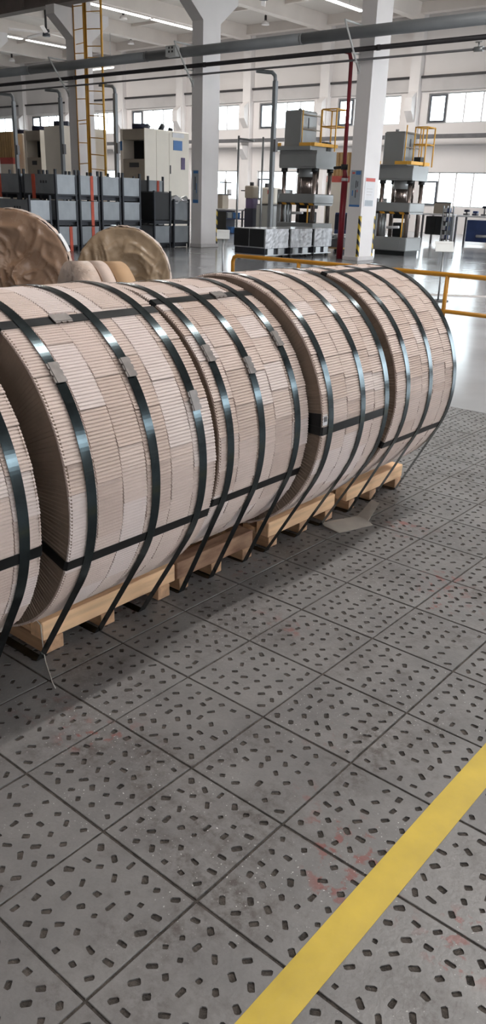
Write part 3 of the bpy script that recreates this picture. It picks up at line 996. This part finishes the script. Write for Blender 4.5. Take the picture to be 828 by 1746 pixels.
# ladder on the third column
t = thing('caged_ladder', 'yellow steel ladder with side cage on the left column', 'ladder', (-21.5, 17.88, 0))
for x, m_, r in ((-.43, 'yellow', .019), (.06, 'lyellow', .040), (.135, 'yellow', .026)):
    MB().tube([(x, 0, .3), (x, 0, 7.6)], r, 8).build('rail', m_, t)
MB().tube([(.80, .03, 1.9), (.80, .03, 7.6)], .034, 8).build('cage_upright', 'lyellow', t)
for k in range(10):
    z = 1.0 + k * .62
    MB().tube([(-.43, 0, z), (.08, 0, z + .02 * (-1) ** k)], .013, 6).build('rung', 'lyellow', t)
for z in (2.1, 2.52, 3.0, 3.62, 3.95, 4.3, 5.2, 5.5, 5.95, 6.4):
    MB().tube([(.08, .02, z), (.45, .05, z - .02), (.80, .03, z - .05)], .014, 6).build('cage_hoop', 'lyellow', t)
for z in (1.2, 3.4, 5.6):
    MB().tube([(.06, 0, z), (-.46, .10, z)], .012, 6).build('wall_tie', 'lyellow', t)

# posters on the columns
def poster(name, lab, cat, x0, x1, y0, y1, z0, z1, m_, marks):
    t = thing(name, lab, cat, ((x0 + x1) / 2, (y0 + y1) / 2, z0))
    cx, cy = (x0 + x1) / 2, (y0 + y1) / 2
    if x1 - x0 > .02: B(x0 - cx, x1 - cx, -.004, .004, 0, z1 - z0).build('sheet', m_, t)
    else: B(-.004, .004, y0 - cy, y1 - cy, 0, z1 - z0).build('sheet', m_, t)
    for u0, u1, w0, w1, mm in marks:                # fractions of the sheet
        zz0, zz1 = (z1 - z0) * w0, (z1 - z0) * w1
        if x1 - x0 > .02:
            B(x0 - cx + (x1 - x0) * u0, x0 - cx + (x1 - x0) * u1, -.006, -.004, zz0, zz1).build('print', mm, t)
        else:
            B(.004, .006, y0 - cy + (y1 - y0) * u0, y0 - cy + (y1 - y0) * u1, zz0, zz1).build('print', mm, t)
poster('wall_poster', 'pale poster with blue head and foot on the dark side of the right column', 'poster', -11.60, -11.30, 17.892, 17.900, 1.27, 2.10, 'postergrey',
       [(.0, 1., 0., .055, 'lblue'), (.45, .9, .88, .98, 'lblue'), (.1, .35, .9, .95, 'redink'), (.50, .58, .52, .72, 'ink'), (.66, .73, .55, .70, 'ink'), (.50, .58, .25, .46, 'ink'), (.66, .73, .40, .47, 'redink'), (.2, .3, .3, .45, 'lblue')])
poster('notice_sheet', 'white notice with pale red header on the bright side of the right column', 'notice', -11.24, -11.232, 17.98, 18.44, 1.28, 1.95, 'label',
       [(.05, .98, .86, .98, 'redink'), (.1, .9, .02, .22, 'postergrey'), (.2, .8, .6, .62, 'wallgrey'), (.2, .8, .5, .52, 'wallgrey'), (.2, .7, .4, .42, 'wallgrey')])
poster('wall_poster', 'pale blue-edged poster on the dark side of the middle column', 'poster', -16.93, -16.72, 17.892, 17.900, 1.21, 2.08, 'postergrey',
       [(.0, 1., 0., .1, 'lblue'), (.1, .95, .9, .98, 'lblue'), (.35, .5, .4, .8, 'ink'), (.6, .7, .3, .6, 'lblue')])

# ================================================================ STEEL STACKING BINS
BW, BL, BH = 1.32, .655, .60
_bin = {}
def bin_part(key, fn, m_):
    if key not in _bin:
        _bin[key] = fn().mesh(key, m_)
    return _bin[key]
def steel_bin(x1, y0, z0, label, strap=None, mark=False, group='grey steel stacking bins', mats=('bin', 'bindark'), topmost=False):
    """x1: the face towards the aisle, y0: near end"""
    t = thing('stacking_bin', label, 'bin', (x1, y0, z0), group)
    pm, fm = mats
    H = .455
    zb = .13
    for nm, fn in (('side_panel', lambda: B(-.03, -.012, .05, BL - .05, zb, zb + H - .03)), ('side_panel_far', lambda: B(-BW + .012, -BW + .03, .05, BL - .05, zb, zb + H - .03)),
                   ('end_panel', lambda: B(-BW + .05, -.05, .012, .03, zb, zb + H - .03)), ('end_panel_far', lambda: B(-BW + .05, -.05, BL - .03, BL - .012, zb, zb + H - .03)),
                   ('floor_panel', lambda: B(-BW + .03, -.03, .03, BL - .03, zb - .02, zb))):
        put(nm.replace('_far', ''), bin_part(nm + pm, fn, pm), t)
    for k, (px, py) in enumerate(((-.05, 0), (-.05, BL - .05), (-BW, 0), (-BW, BL - .05))):
        ph = .70 if (z0 > 1 or topmost) else .60
        put('corner_post', bin_part('post%d' % k + fm + str(ph), lambda: B(px, px + .05, py, py + .05, 0, ph), fm), t)
    sk = bin_part('skid' + fm, lambda: B(0, .1, .03, BL - .03, .012, zb - .02), fm)
    for k in range(3):
        put('skid', sk, t, (-BW + .12 + k * .5, 0, 0))
    put('top_rim', bin_part('rim' + pm, lambda: MB().box(-.04, -.004, .05, BL - .05, zb + H - .04, zb + H).box(-BW + .05, -.05, .004, .04, zb + H - .04, zb + H), pm), t)
    put('bottom_rail', bin_part('rail' + fm, lambda: MB().box(-.05, -.004, .05, BL - .05, zb - .03, zb + .01).box(-BW + .05, -.05, .0, .04, zb - .03, zb + .01), fm), t)
    if strap == 'x':
        put('red_strap', bin_part('strapx', lambda: MB().box(-.008, .001, BL * .56, BL * .70, .0, zb + H), 'orange'), t, label='red hanging strap')
    if strap == 'y':
        put('red_strap', bin_part('strapy', lambda: MB().box(-BW * .72, -BW * .62, -.003, .01, .02, zb + H), 'orange'), t, label='red hanging strap')
    if mark:
        put('stencil_mark', bin_part('mark', lambda: MB().box(-.62, -.56, .008, .0115, zb + .25, zb + .31).box(-.52, -.45, .008, .0115, zb + .25, zb + .31).box(-.41, -.35, .008, .0115, zb + .25, zb + .31), 'ink'), t)
    return t
XB = -16.95
yb = [13.06 + .722 * k for k in range(4)]
rows_ = ('bottom', 'middle', 'top')
ordn = ('nearest', 'second', 'third', 'fourth')
for k, y in enumerate(yb):
    for lv in range(3):
        st = 'x' if (k, lv) in ((1, 1), (1, 2), (0, 0), (1, 0)) else ('y' if (k, lv) == (0, 2) else None)
        steel_bin(XB, y, lv * .60, 'grey steel stacking bin, %s level of the %s three-high stack' % (rows_[lv], ordn[k]) + (', red strap' if st else ''), st, (k, lv) == (0, 2))
for lv in range(2):
    steel_bin(XB, 12.25, lv * .60, 'grey steel stacking bin, %s of the low near stack behind the brown coil' % (('bottom', 'top')[lv]), None, lv == 1, topmost=lv == 1)
for lv in range(3):
    steel_bin(XB - 1.45, 13.06, lv * .60, 'grey steel stacking bin at the left edge, %s of its stack' % rows_[lv], 'y' if lv == 2 else None)
for lv in range(3):
    steel_bin(XB - 1.42, 17.5, lv * .60, 'grey steel stacking bin behind the open black one, %s of its stack' % rows_[lv], 'x' if lv == 2 else None)
for k, y in enumerate((16.38, 17.15)):
    steel_bin(XB, y - .02, 0, ('grey steel bin carrying the black crate beside the middle column', 'grey steel bin under the film wrapped crate by the middle column')[k])
# black crate and wrapped crate on the last two bins
t = thing('open_crate', 'black open sided crate on the second last bin stack', 'crate', (XB, 16.36, .60))
B(-1.25, -.02, .02, .66, .14, .86, c=.01).build('crate_body', 'black', t)
for px in (-1.27, -.04):
    for py in (0, .62):
        B(px, px + .05, py, py + .05, 0, .9).build('corner_post', 'bindark', t)
B(-1.2, -.05, .05, .6, .865, .88).build('lid', 'bindark', t)
B(-1.2, -.0, .05, .6, .04, .13).build('skid', 'bindark', t)
t = thing('wrapped_crate', 'grey bin topped with clear film and loose parts beside the middle column', 'crate', (XB, 17.13, .60))
B(-1.25, -.02, .02, .64, .14, .66, c=.01).build('crate_body', 'bin', t)
for px in (-1.27, -.04):
    for py in (0, .60):
        B(px, px + .05, py, py + .05, 0, .7).build('corner_post', 'bindark', t)
vs = []; fs = []
for i in range(9):
    for j in range(9):
        x = -1.27 + 1.28 * i / 8; y = .0 + .66 * j / 8
        z = .70 + .14 * max(0, noise.noise(Vector((x * 4, y * 5, 2))) + .3) - (.12 if i == 8 or j == 0 else 0)
        vs.append((x, y, z))
for i in range(8):
    for j in range(8):
        fs.append((i * 9 + j, i * 9 + j + 1, (i + 1) * 9 + j + 1, (i + 1) * 9 + j))
MB().add(vs, fs).build('film_cover', 'film', t)
B(-1.2, -.0, .05, .6, .04, .13).build('skid', 'bindark', t)

# black box and film wrapped crates in front of the nearer press
for k, (y0, y1, lab) in enumerate(((16.0, 16.93, 'film wrapped crate, nearest of three before the press'), (17.04, 17.94, 'film wrapped crate, middle one of three before the press'), (18.07, 18.86, 'film wrapped crate, farthest of three before the press'))):
    t = thing('wrapped_crate', lab, 'crate', (-12.7, y0, 0), 'film wrapped crates before the nearer press')
    L = y1 - y0
    x0 = -1.0
    vs = []; fs = []
    # crumpled film skirt round the upper half
    ring_ = []
    n = 14
    for a, b_ in (((x0, 0), (0, 0)), ((0, 0), (0, L)), ((0, L), (x0, L)), ((x0, L), (x0, 0))):
        for i in range(n):
            ring_.append((a[0] + (b_[0] - a[0]) * i / n, a[1] + (b_[1] - a[1]) * i / n))
    m = len(ring_); K = 8
    for j in range(K + 1):
        for i, (x, y) in enumerate(ring_):
            d = .014 * noise.noise(Vector((x * 9 + k * 5, y * 9, j * .8)))
            s = 1 + d / .4
            vs.append(((x - x0 / 2) * s + x0 / 2, (y - L / 2) * (1 + d / L) + L / 2, .25 + .45 * j / K))
    for j in range(K):
        for i in range(m):
            fs.append((j * m + i, j * m + (i + 1) % m, (j + 1) * m + (i + 1) % m, (j + 1) * m + i))
    fs.append(tuple(K * m + i for i in range(m)))
    MB().add(vs, fs).build('film_wrap', 'film', t)
    B(x0 + .02, -.02, .02, L - .02, .24, .27).build('deck', 'bindark', t)
    B(x0 + .03, -.06, .04, L - .04, .10, .24).build('lower_box', 'bindark', t)
    for f in (.12, .58):
        B(-.055, -.012, L * f, L * (f + .26), .10, .24).build('slotted_panel', 'galv', t, label='pale slotted panel')
    B(x0 + .02, -.0, .0, L, .075, .10).build('base_frame', 'galv', t)
    for a, b_ in ((x0 + .01, x0 + .49), (x0 + .51, -.02)):
        B(a, b_, -.03, -.016, .28, .69, c=.006).build('end_panel', 'black', t, label='matt black end panel')
    B(x0 + .01, -.02, .012, .03, .1, .26).build('lower_end_panel', 'bindark', t)
    for x in (x0 + .08, -.08):
        for y in (.1, L - .1):
            MB().tube([(x - .02, y, .045), (x + .02, y, .045)], .045, 12).build('caster', 'blackrub', t)

# ================================================================ PRESSES
def press(x0, x1, y0, y1, zs, label, tank, rail_right, seed):
    """zs: base top, slide bottom/top, crown bottom/top, deck top, tank top"""
    cx, cy = (x0 + x1) / 2, (y0 + y1) / 2
    t = thing('hydraulic_press', label, 'press', (cx, cy, 0))
    hx, hy = (x1 - x0) / 2, (y1 - y0) / 2
    zb, s0, s1, c0, c1, dk, tk = zs
    bed = B(-hx, hx, -hy, hy, .12, zb, c=.02).build('bed', 'press', t)
    B(-hx + .06, hx - .06, -hy + .06, hy - .06, 0, .12).build('plinth', 'black', t)
    B(-hx * .62, hx * .62, -hy - .004, -hy + .02, .16, zb - .06).build('bed_door', 'press', bed)
    for sx in (-1, 1):
        for sy in (-1, 1):
            rod = MB().tube([(sx * (hx - .11), sy * (hy - .11), zb), (sx * (hx - .11), sy * (hy - .11), c0)], .062, 16).build('column_rod', 'chrome', t)
            MB().tube([(sx * (hx - .11), sy * (hy - .11), c0 - .09), (sx * (hx - .11), sy * (hy - .11), c0)], .092, 16).build('column_nut', 'black', rod)
    slide = B(-hx, hx, -hy, hy, s0 + .05, s1, c=.02).build('slide', 'press', t)
    MB().box(-hx, hx, -hy - .006, -hy + .02, s0, s0 + .055).build('hazard_strip', 'hazard2', slide, label='yellow and black striped lower edge')
    B(-hx + .02, hx - .02, -hy + .03, hy - .02, s0, s0 + .05).build('slide_base', 'press', t)
    cr = MB()
    cr.prism([(-hy, c0), (hy, c0), (hy, c1), (-hy, c1)], 'x', -hx, hx)
    cr.build('crown', 'press', t)
    B(-hx, hx, -hy - .02, -hy, c0 + .04, c0 + (c1 - c0) * .8, c=.005).build('crown_cover', 'press', t)
    MB().tube([(0, 0, c0 - .22), (0, 0, c0)], .24, 22).build('cylinder_gland', 'press', t)
    MB().tube([(0, 0, s1), (0, 0, c0 - .2)], .17, 20).build('ram', 'chrome', t)
    for sx in (-.3, .3):
        MB().tube([(sx, .1, s1), (sx, .1, c0)], .035, 10).build('guide_rod', 'chrome', t)
    # deck with yellow edge
    B(-hx - .16, hx - .12, -hy - .16, hy - .05, c1, dk - .075, c=.01).build('deck', 'press', t)
    for a in ((-hx - .165, -hx + .15, -hy - .165, -hy - .15), (hx - .5, hx - .115, -hy - .165, -hy - .15), (hx - .12, hx - .0, -hy - .15, hy + .03)):
        B(*a, dk - .085, dk).build('toe_board', 'lyellow', t)
    tx0_, tx1_, ty0_, ty1_ = tank
    tank_o = B(tx0_ - cx, tx1_ - cx, ty0_ - cy, ty1_ - cy, dk - .075, tk, c=.015).build('oil_tank', 'press', t)
    B(tx0_ - cx + .03, tx1_ - cx - .03, ty0_ - cy + .03, ty1_ - cy - .03, tk, tk + .025).build('tank_lid', 'press', tank_o)
    MB().tube([(tx0_ - cx + .2, 0, tk + .02), (tx0_ - cx + .2, 0, tk + .1)], .05, 10).build('filler_cap', 'press', tank_o)
    B(tx1_ - cx - .06, tx1_ - cx + .003, ty0_ - cy + .3, ty0_ - cy + .36, tk - .42, tk - .15).build('sight_gauge', 'ink', tank_o)
    # tank cage and rails
    for z in (dk + .36, dk + .72):
        MB().tube([(tx1_ - cx + .06, ty0_ - cy - .03, z), (tx1_ - cx + .06, ty1_ - cy + .1, z)], .016, 6).build('cage_bar', 'tan', t)
    for yy in (ty0_ - cy - .03, ty1_ - cy + .1):
        MB().tube([(tx1_ - cx + .06, yy, dk - .07), (tx1_ - cx + .06, yy, dk + .9)], .016, 6).build('cage_post', 'lyellow', t)
    rx0, rx1, ry0, ry1 = rail_right
    for xx in (rx0, rx1):
        for yy in (ry0, ry1):
            MB().tube([(xx, yy, c1), (xx, yy, dk + .88)], .02, 8).build('rail_post', 'lyellow', t)
    for z in (dk + .45, dk + .88):
        MB().tube([(rx0, ry0, z), (rx1, ry0, z), (rx1, ry1, z), (rx0, ry1, z), (rx0, ry0, z)], .018, 6).build('guard_bar', 'lyellow', t)
    B(rx0 + .05, rx0 + .25, ry0 - .02, ry0 + .16, c1, c1 + .24).build('motor', 'black', t)
    rnd = random.Random(seed)
    # dies, hoses and a control arm between bed and slide
    B(-hx * .25, hx * .35, -hy * .2, hy * .6, zb, zb + (s0 - zb) * .62, c=.02).build('lower_die', 'black', t)
    B(-hx * .3, hx * .4, -hy * .2, hy * .6, s0 - (s0 - zb) * .2, s0 + .02, c=.02).build('upper_die', 'bindark', t)
    MB().tube([(-.1, -hy - .02, zb + .25), (.3, -hy - .05, zb + .27)], .035, 10).build('feed_arm', 'label', t)
    for k in range(3):
        x = -hx * (.72 - .16 * k)
        MB().tube([(x, -hy * .8, zb), (x + .02, -hy * .9, (zb + s0) / 2), (x - .015, -hy * .8, s0)], .022, 8).build('hose', 'galv', t)
    MB().tube([(hx * .62, -hy * .9, zb), (hx * .62, -hy * .9, s0)], .022, 8).build('light_guard', 'lyellow', t)
    B(-hx - .14, -hx - .02, -hy * .7, hy * .5, .4, s1 + .1).build('control_box', 'press', t)
press(-15.08, -13.80, 19.5, 20.46, (.78, 1.25, 1.55, 2.21, 2.66, 2.85, 3.66), 'grey four column press behind the film wrapped crates, nearer of the two', (-15.0, -14.42, 19.56, 20.3), (.30, .78, .15, .62), 5)
press(-12.66, -11.57, 20.9, 21.76, (.49, 1.10, 1.40, 1.97, 2.34, 2.45, 3.18), 'grey four column press right of the column with the blue poster', (-12.62, -11.98, 21.0, 21.65), (.2, .56, .1, .55), 6)

# ================================================================ CREAM MACHINES at the left
def cabinet(x1, y0, w, d, h, label, opening=True, extras=()):
    """x1: right face, y0: near face"""
    t = thing('furnace_cabinet', label, 'machine', (x1, y0, 0))
    if opening:
        B(-w, -w + .16, 0, d, .1, h, c=.03).build('side_wall', 'cream', t)
        B(-w + .16, 0, .55, d, .1, h, c=.03).build('body', 'cream', t)
        B(-.03, 0, 0, .55, .1, h).build('door_panel', 'cream', t)
        B(-w + .16, -.03, .0, .55, h - .36, h - .02).build('head_panel', 'tan', t)
        B(-w + .16, -.03, .0, .55, .1, h - .98).build('apron_panel', 'tan', t)
        B(-w + .2, -.05, .5, .55, h - .98, h - .36).build('chamber', 'hole', t)
        B(-w + .5, -.3, -.02, .0, h - 1.25, h - 1.1).build('latch', 'ink', t)
    else:
        B(-w, 0, 0, d, .1, h, c=.03).build('body', 'cream', t)
    B(-w + .05, -.05, .05, d - .05, 0, .1).build('plinth', 'black', t)
    dr = B(-.01, .012, d * .53, d - .06, .2, h - .08, c=.004).build('door', 'cream', t)
    MB().box(.012, .035, d * .545, d * .56, h * .60, h * .68).build('handle', 'ink', dr)
    for a, b_, hh in ((.25, .3, .14), (.55, .62, .2), (.78, .8, .12)):
        MB().tube([(-w * .4, d * a, h), (-w * .4, d * b_, h + hh)], .09, 10).build('vent_cap', 'bindark', t)
    MB().tube([(-w * .55, .1, h + .07), (-w * .2, .45, h + .07)], .1, 10).build('blower', 'navy', t)
    for kind in extras:
        if kind == 'screen':
            B(.012, .03, d * .62, d * .82, h - .62, h - .30).build('screen', 'lblue', dr, label='blue display panel')
            B(.012, .03, d * .60, d * .86, h - .2, h - .05).build('white_plate', 'label', dr)
            B(.012, .04, d * .8, d * .88, h - 1.25, h - .85).build('violet_panel', 'purple', dr)
        if kind == 'logo':
            B(-w + .03, -w + .13, -.012, 0, h - .7, h - .4).build('blue_sign', 'lblue', t)
    return t
cabinet(-22.19, 21.0, 1.28, 2.25, 3.53, 'cream machine cabinet with dark opening and blue display, left of the middle column', True, ('screen', 'logo'))
cabinet(-25.0, 19.7, 1.1, 2.05, 3.58, 'cream machine cabinet seen through the yellow ladder', False)
cabinet(-28.06, 21.0, 1.08, 2.4, 3.6, 'cream machine cabinet with dark opening left of the ladder column', True)
cabinet(-29.9, 21.5, 1.2, 2.0, 3.55, 'plain cream machine cabinet near the left edge', False)
def shutter(x0, x1, y, z0, z1, label, extra):
    t = thing('shutter_panel', label, 'shutter', ((x0 + x1) / 2, y, 0))
    hx = (x1 - x0) / 2
    n = int((x1 - x0) / .16)
    for k in range(n):
        a = -hx + (x1 - x0) * k / n
        MB().prism([(a, 0), (a + .06, -.05), (a + .11, -.05), (a + .155, 0)], 'z', z0, z1).build('corrugation', 'corr', t)
    B(-hx, hx, 0, .04, z0, z1).build('backing', 'corr', t)
    B(-hx, hx + .03, -.08, .02, z0 - .24, z0).build('red_rail', 'redink', t, label='red horizontal rail')
    B(-hx, hx + .03, -.1, .1, 0, z0 - .24).build('base', extra, t)
shutter(-32.5, -29.85, 21.0, 2.62, 3.58, 'tan corrugated shutter above a red rail at the left edge', 'cream')
shutter(-20.6, -19.2, 30.0, 2.35, 3.25, 'tan corrugated shutter above a red rail behind the fire pipe', 'cream')

# ================================================================ WORKSTATIONS far back
def bench(x0, x1, y0, y1, h, label, top='label', side_shelf=None):
    t = thing('workbench', label, 'workbench', ((x0 + x1) / 2, (y0 + y1) / 2, 0))
    hx, hy = (x1 - x0) / 2, (y1 - y0) / 2
    B(-hx, hx, -hy, hy, h - .06, h, c=.01).build('bench_top', top, t)
    for sx in (-1, 1):
        for sy in (-1, 1):
            B(sx * (hx - .06) - .03, sx * (hx - .06) + .03, sy * (hy - .06) - .03, sy * (hy - .06) + .03, 0, h - .06).build('leg', 'midpipe', t)
    if side_shelf:
        B(*side_shelf, -hy - .2, hy - .1, .56, .59).build('side_shelf', 'blue', t)
        B(*side_shelf, -hy - .2, hy - .1, .0, .03).build('lower_shelf', 'blue', t)
    return t
bench(-15.1, -14.12, 28.2, 29.1, 1.07, 'white topped bench over the black cabinet right of the far press')
bench(-13.85, -11.2, 28.4, 29.3, 1.05, 'long white topped blue bench at the right edge')
t = thing('black_cabinet', 'black cabinet under the bench right of the far press', 'cabinet', (-14.5, 28.25, 0))
B(-.42, .42, 0, .7, .34, .98, c=.02).build('body', 'black', t)
B(-.40, -.01, -.015, 0, .36, .96).build('door', 'black', t); B(.01, .40, -.015, 0, .36, .96).build('door', 'black', t)
t = thing('display_board', 'beige board standing on the bench right of the far press', 'board', (-14.45, 28.5, 1.07))
B(-.33, .33, 0, .05, .0, .36, c=.008).build('panel', 'tan', t)
B(-.34, .34, -.01, .06, .36, .40).build('cap', 'ink', t)
rnd = random.Random(5)
for k in range(7):
    x = -13.6 + k * .34
    t = thing('bench_tool', ('dark bench tool with vice jaws', 'small dark clamp head', 'dark drill head on stand', 'blue bench vice', 'dark gauge on stand', 'small blue motor', 'dark bracket tool')[k] + ' on the long blue bench', 'tool', (x, 28.8, 1.05))
    hh = (.16, .12, .3, .16, .26, .14, .18)[k]
    B(-.09, .09, -.08, .08, 0, .06).build('base', 'navy' if k % 2 else 'midpipe', t)
    MB().tube([(0, 0, .06), (0, 0, hh)], .03, 8).build('stem', 'midpipe', t)
    B(-.08, .1, -.06, .06, hh - .05, hh + .03, c=.01).build('head', 'blue' if k % 2 else 'navy', t)
t = thing('bench_machine', 'dark blue machine under the long bench at the right edge', 'machine', (-12.4, 28.9, 0))
B(-1.05, 1.0, -.3, .2, .16, .90, c=.02).build('housing', 'blue', t)
B(-.2, .5, -.34, -.3, .42, .62).build('grey_panel', 'midpipe', t)
MB().tube([(-.6, -.36, .36), (.2, -.36, .38)], .05, 10).build('white_tube', 'label', t)
t = thing('white_post', 'slim white post in front of the long blue bench', 'post', (-13.45, 27.6, 0))
MB().tube([(0, 0, 0), (.0, 0, 1.05)], .035, 10).build('shaft', 'label', t)
B(-.07, .07, -.07, .07, 0, .05).build('foot', 'ink', t)
t = thing('slatted_rack', 'pale upright rack beside the long blue bench', 'rack', (-13.95, 27.9, 0))
for x in (-.12, .12):
    for y in (0, .3):
        B(x - .02, x + .02, y - .02, y + .02, 0, 1.35).build('upright', 'galv', t)
for z in (.2, .5, .8, 1.1):
    B(-.12, .12, 0, .3, z, z + .03).build('shelf', 'bindark', t)
    for a, c in ((-.06, 'label'), (.05, 'blue')):
        B(a - .04, a + .04, .05, .2, z + .03, z + .17).build('tray', c, t)
t = thing('upright_stand', 'blue upright steel frame at the right edge', 'frame', (-11.75, 27.3, 0))
B(-.06, .06, -.06, .06, 0, 1.5).build('upright', 'blue', t)
B(-.3, .3, -.04, .04, .3, .38).build('lower_bar', 'navy', t)
B(-.06, .5, -.04, .04, 1.42, 1.5).build('upper_bar', 'blue', t)

# between middle column and nearer press
bench(-24.3, -22.2, 26.4, 27.2, .95, 'dark bench with blue bins right of the middle column', 'label', (.35, 1.0))
t = thing('tool_cabinet', 'dark navy cabinet under the bench right of the middle column', 'cabinet', (-23.5, 26.3, 0))
B(-.72, .5, 0, .6, .05, .88, c=.02).build('body', 'navy', t)
for k in range(2):
    B(-.68 + k * .62, -.1 + k * .62, -.015, 0, .1, .84).build('door', 'black', t)
for k, (x, z, lab) in enumerate(((-22.45, .59, 'upper blue parts bin right of the dark navy cabinet'), (-22.70, .03, 'lower blue parts bin right of the dark navy cabinet'), (-22.75, .59, 'pale grey-blue parts bin beside the upper blue one'))):
    t = thing('parts_bin', lab, 'bin', (x, 26.32, z))
    B(-.12, .12, -.1, .1, 0, .2, c=.02).build('tub', 'lblue' if k < 2 else 'postergrey', t)
    B(-.13, .13, -.11, .11, .2, .23).build('rim', 'lblue' if k < 2 else 'postergrey', t)
t = thing('beige_box', 'beige control box standing on the bench right of the middle column', 'box', (-23.75, 26.7, .95))
B(-.36, .36, -.2, .2, 0, .52, c=.02).build('housing', 'tan', t)
B(-.37, .37, -.21, .21, .52, .56).build('cap', 'midpipe', t)
t = thing('bench_press', 'tan machine head on violet stand left of the cream drill', 'machine', (-21.9, 26.6, 0))
B(-.22, .22, -.2, .2, 0, 1.0, c=.02).build('stand', 'navy', t)
B(-.2, .2, -.16, .16, 1.0, 1.38, c=.02).build('column_housing', 'purple', t)
B(-.24, .2, -.2, .2, 1.38, 1.85, c=.04).build('head', 'tan', t)
MB().tube([(-.02, 0, 1.85), (-.02, 0, 1.98)], .08, 12).build('motor_cap', 'ink', t)
MB().tube([(-.2, -.15, 1.66), (-.42, -.18, 1.66)], .02, 8).build('handle', 'ink', t)
t = thing('cream_drill', 'cream machine on a grey cabinet left of the nearer press', 'machine', (-21.0, 26.6, 0))
B(-.42, .46, -.3, .3, 0, 1.14, c=.02).build('cabinet_base', 'press', t)
B(-.28, .42, -.25, .25, 1.18, 1.80, c=.05).build('housing', 'cream', t)
B(-.38, .44, -.28, .28, 1.14, 1.18).build('table', 'ink', t)
B(.1, .3, -.26, -.25, 1.55, 1.7).build('dial_panel', 'redink', t)
MB().tube([(-.15, 0, 1.8), (-.15, 0, 1.95)], .09, 12).build('motor_cap', 'ink', t)
t = thing('glass_stand', 'pale instrument stand behind the beige box', 'machine', (-24.2, 27.6, 0))
MB().tube([(0, 0, 0), (0, 0, 2.1)], .05, 10).build('mast', 'galv', t)
B(-.3, .3, -.06, .06, 1.45, 1.52).build('lower_shelf', 'midpipe', t)
B(-.3, .3, -.06, .06, 1.95, 2.0).build('upper_shelf', 'midpipe', t)
MB().tube([(.22, 0, 1.52), (.22, 0, 1.72)], .1, 12).build('jar', 'label', t)
t = thing('blue_control_cabinet', 'dark blue cabinet between nearer press and red fire pipe', 'cabinet', (-14.6, 22.6, 0))
B(-.35, .35, -.3, .3, .1, 1.05, c=.02).build('body', 'blue', t)
B(-.33, .33, -.32, -.3, .55, 1.0).build('door', 'navy', t)
B(-.3, .3, -.25, .25, 0, .1).build('plinth', 'black', t)
t = thing('parts_trolley', 'low trolley with pale parts between nearer press and red fire pipe', 'trolley', (-13.35, 20.2, 0))
B(-.3, .3, -.3, .3, .12, .16).build('deck', 'corr', t)
B(-.28, .28, -.28, .28, .16, .38).build('crate', 'midpipe', t)
for k in range(3):
    MB().tube([(-.2 + k * .2, -.2, .44), (-.1 + k * .18, .2, .46)], .06, 8).build('part_bundle', 'galv', t)
for x in (-.24, .24):
    for y in (-.24, .24):
        MB().tube([(x - .02, y, .06), (x + .02, y, .06)], .06, 10).build('caster', 'blackrub', t)
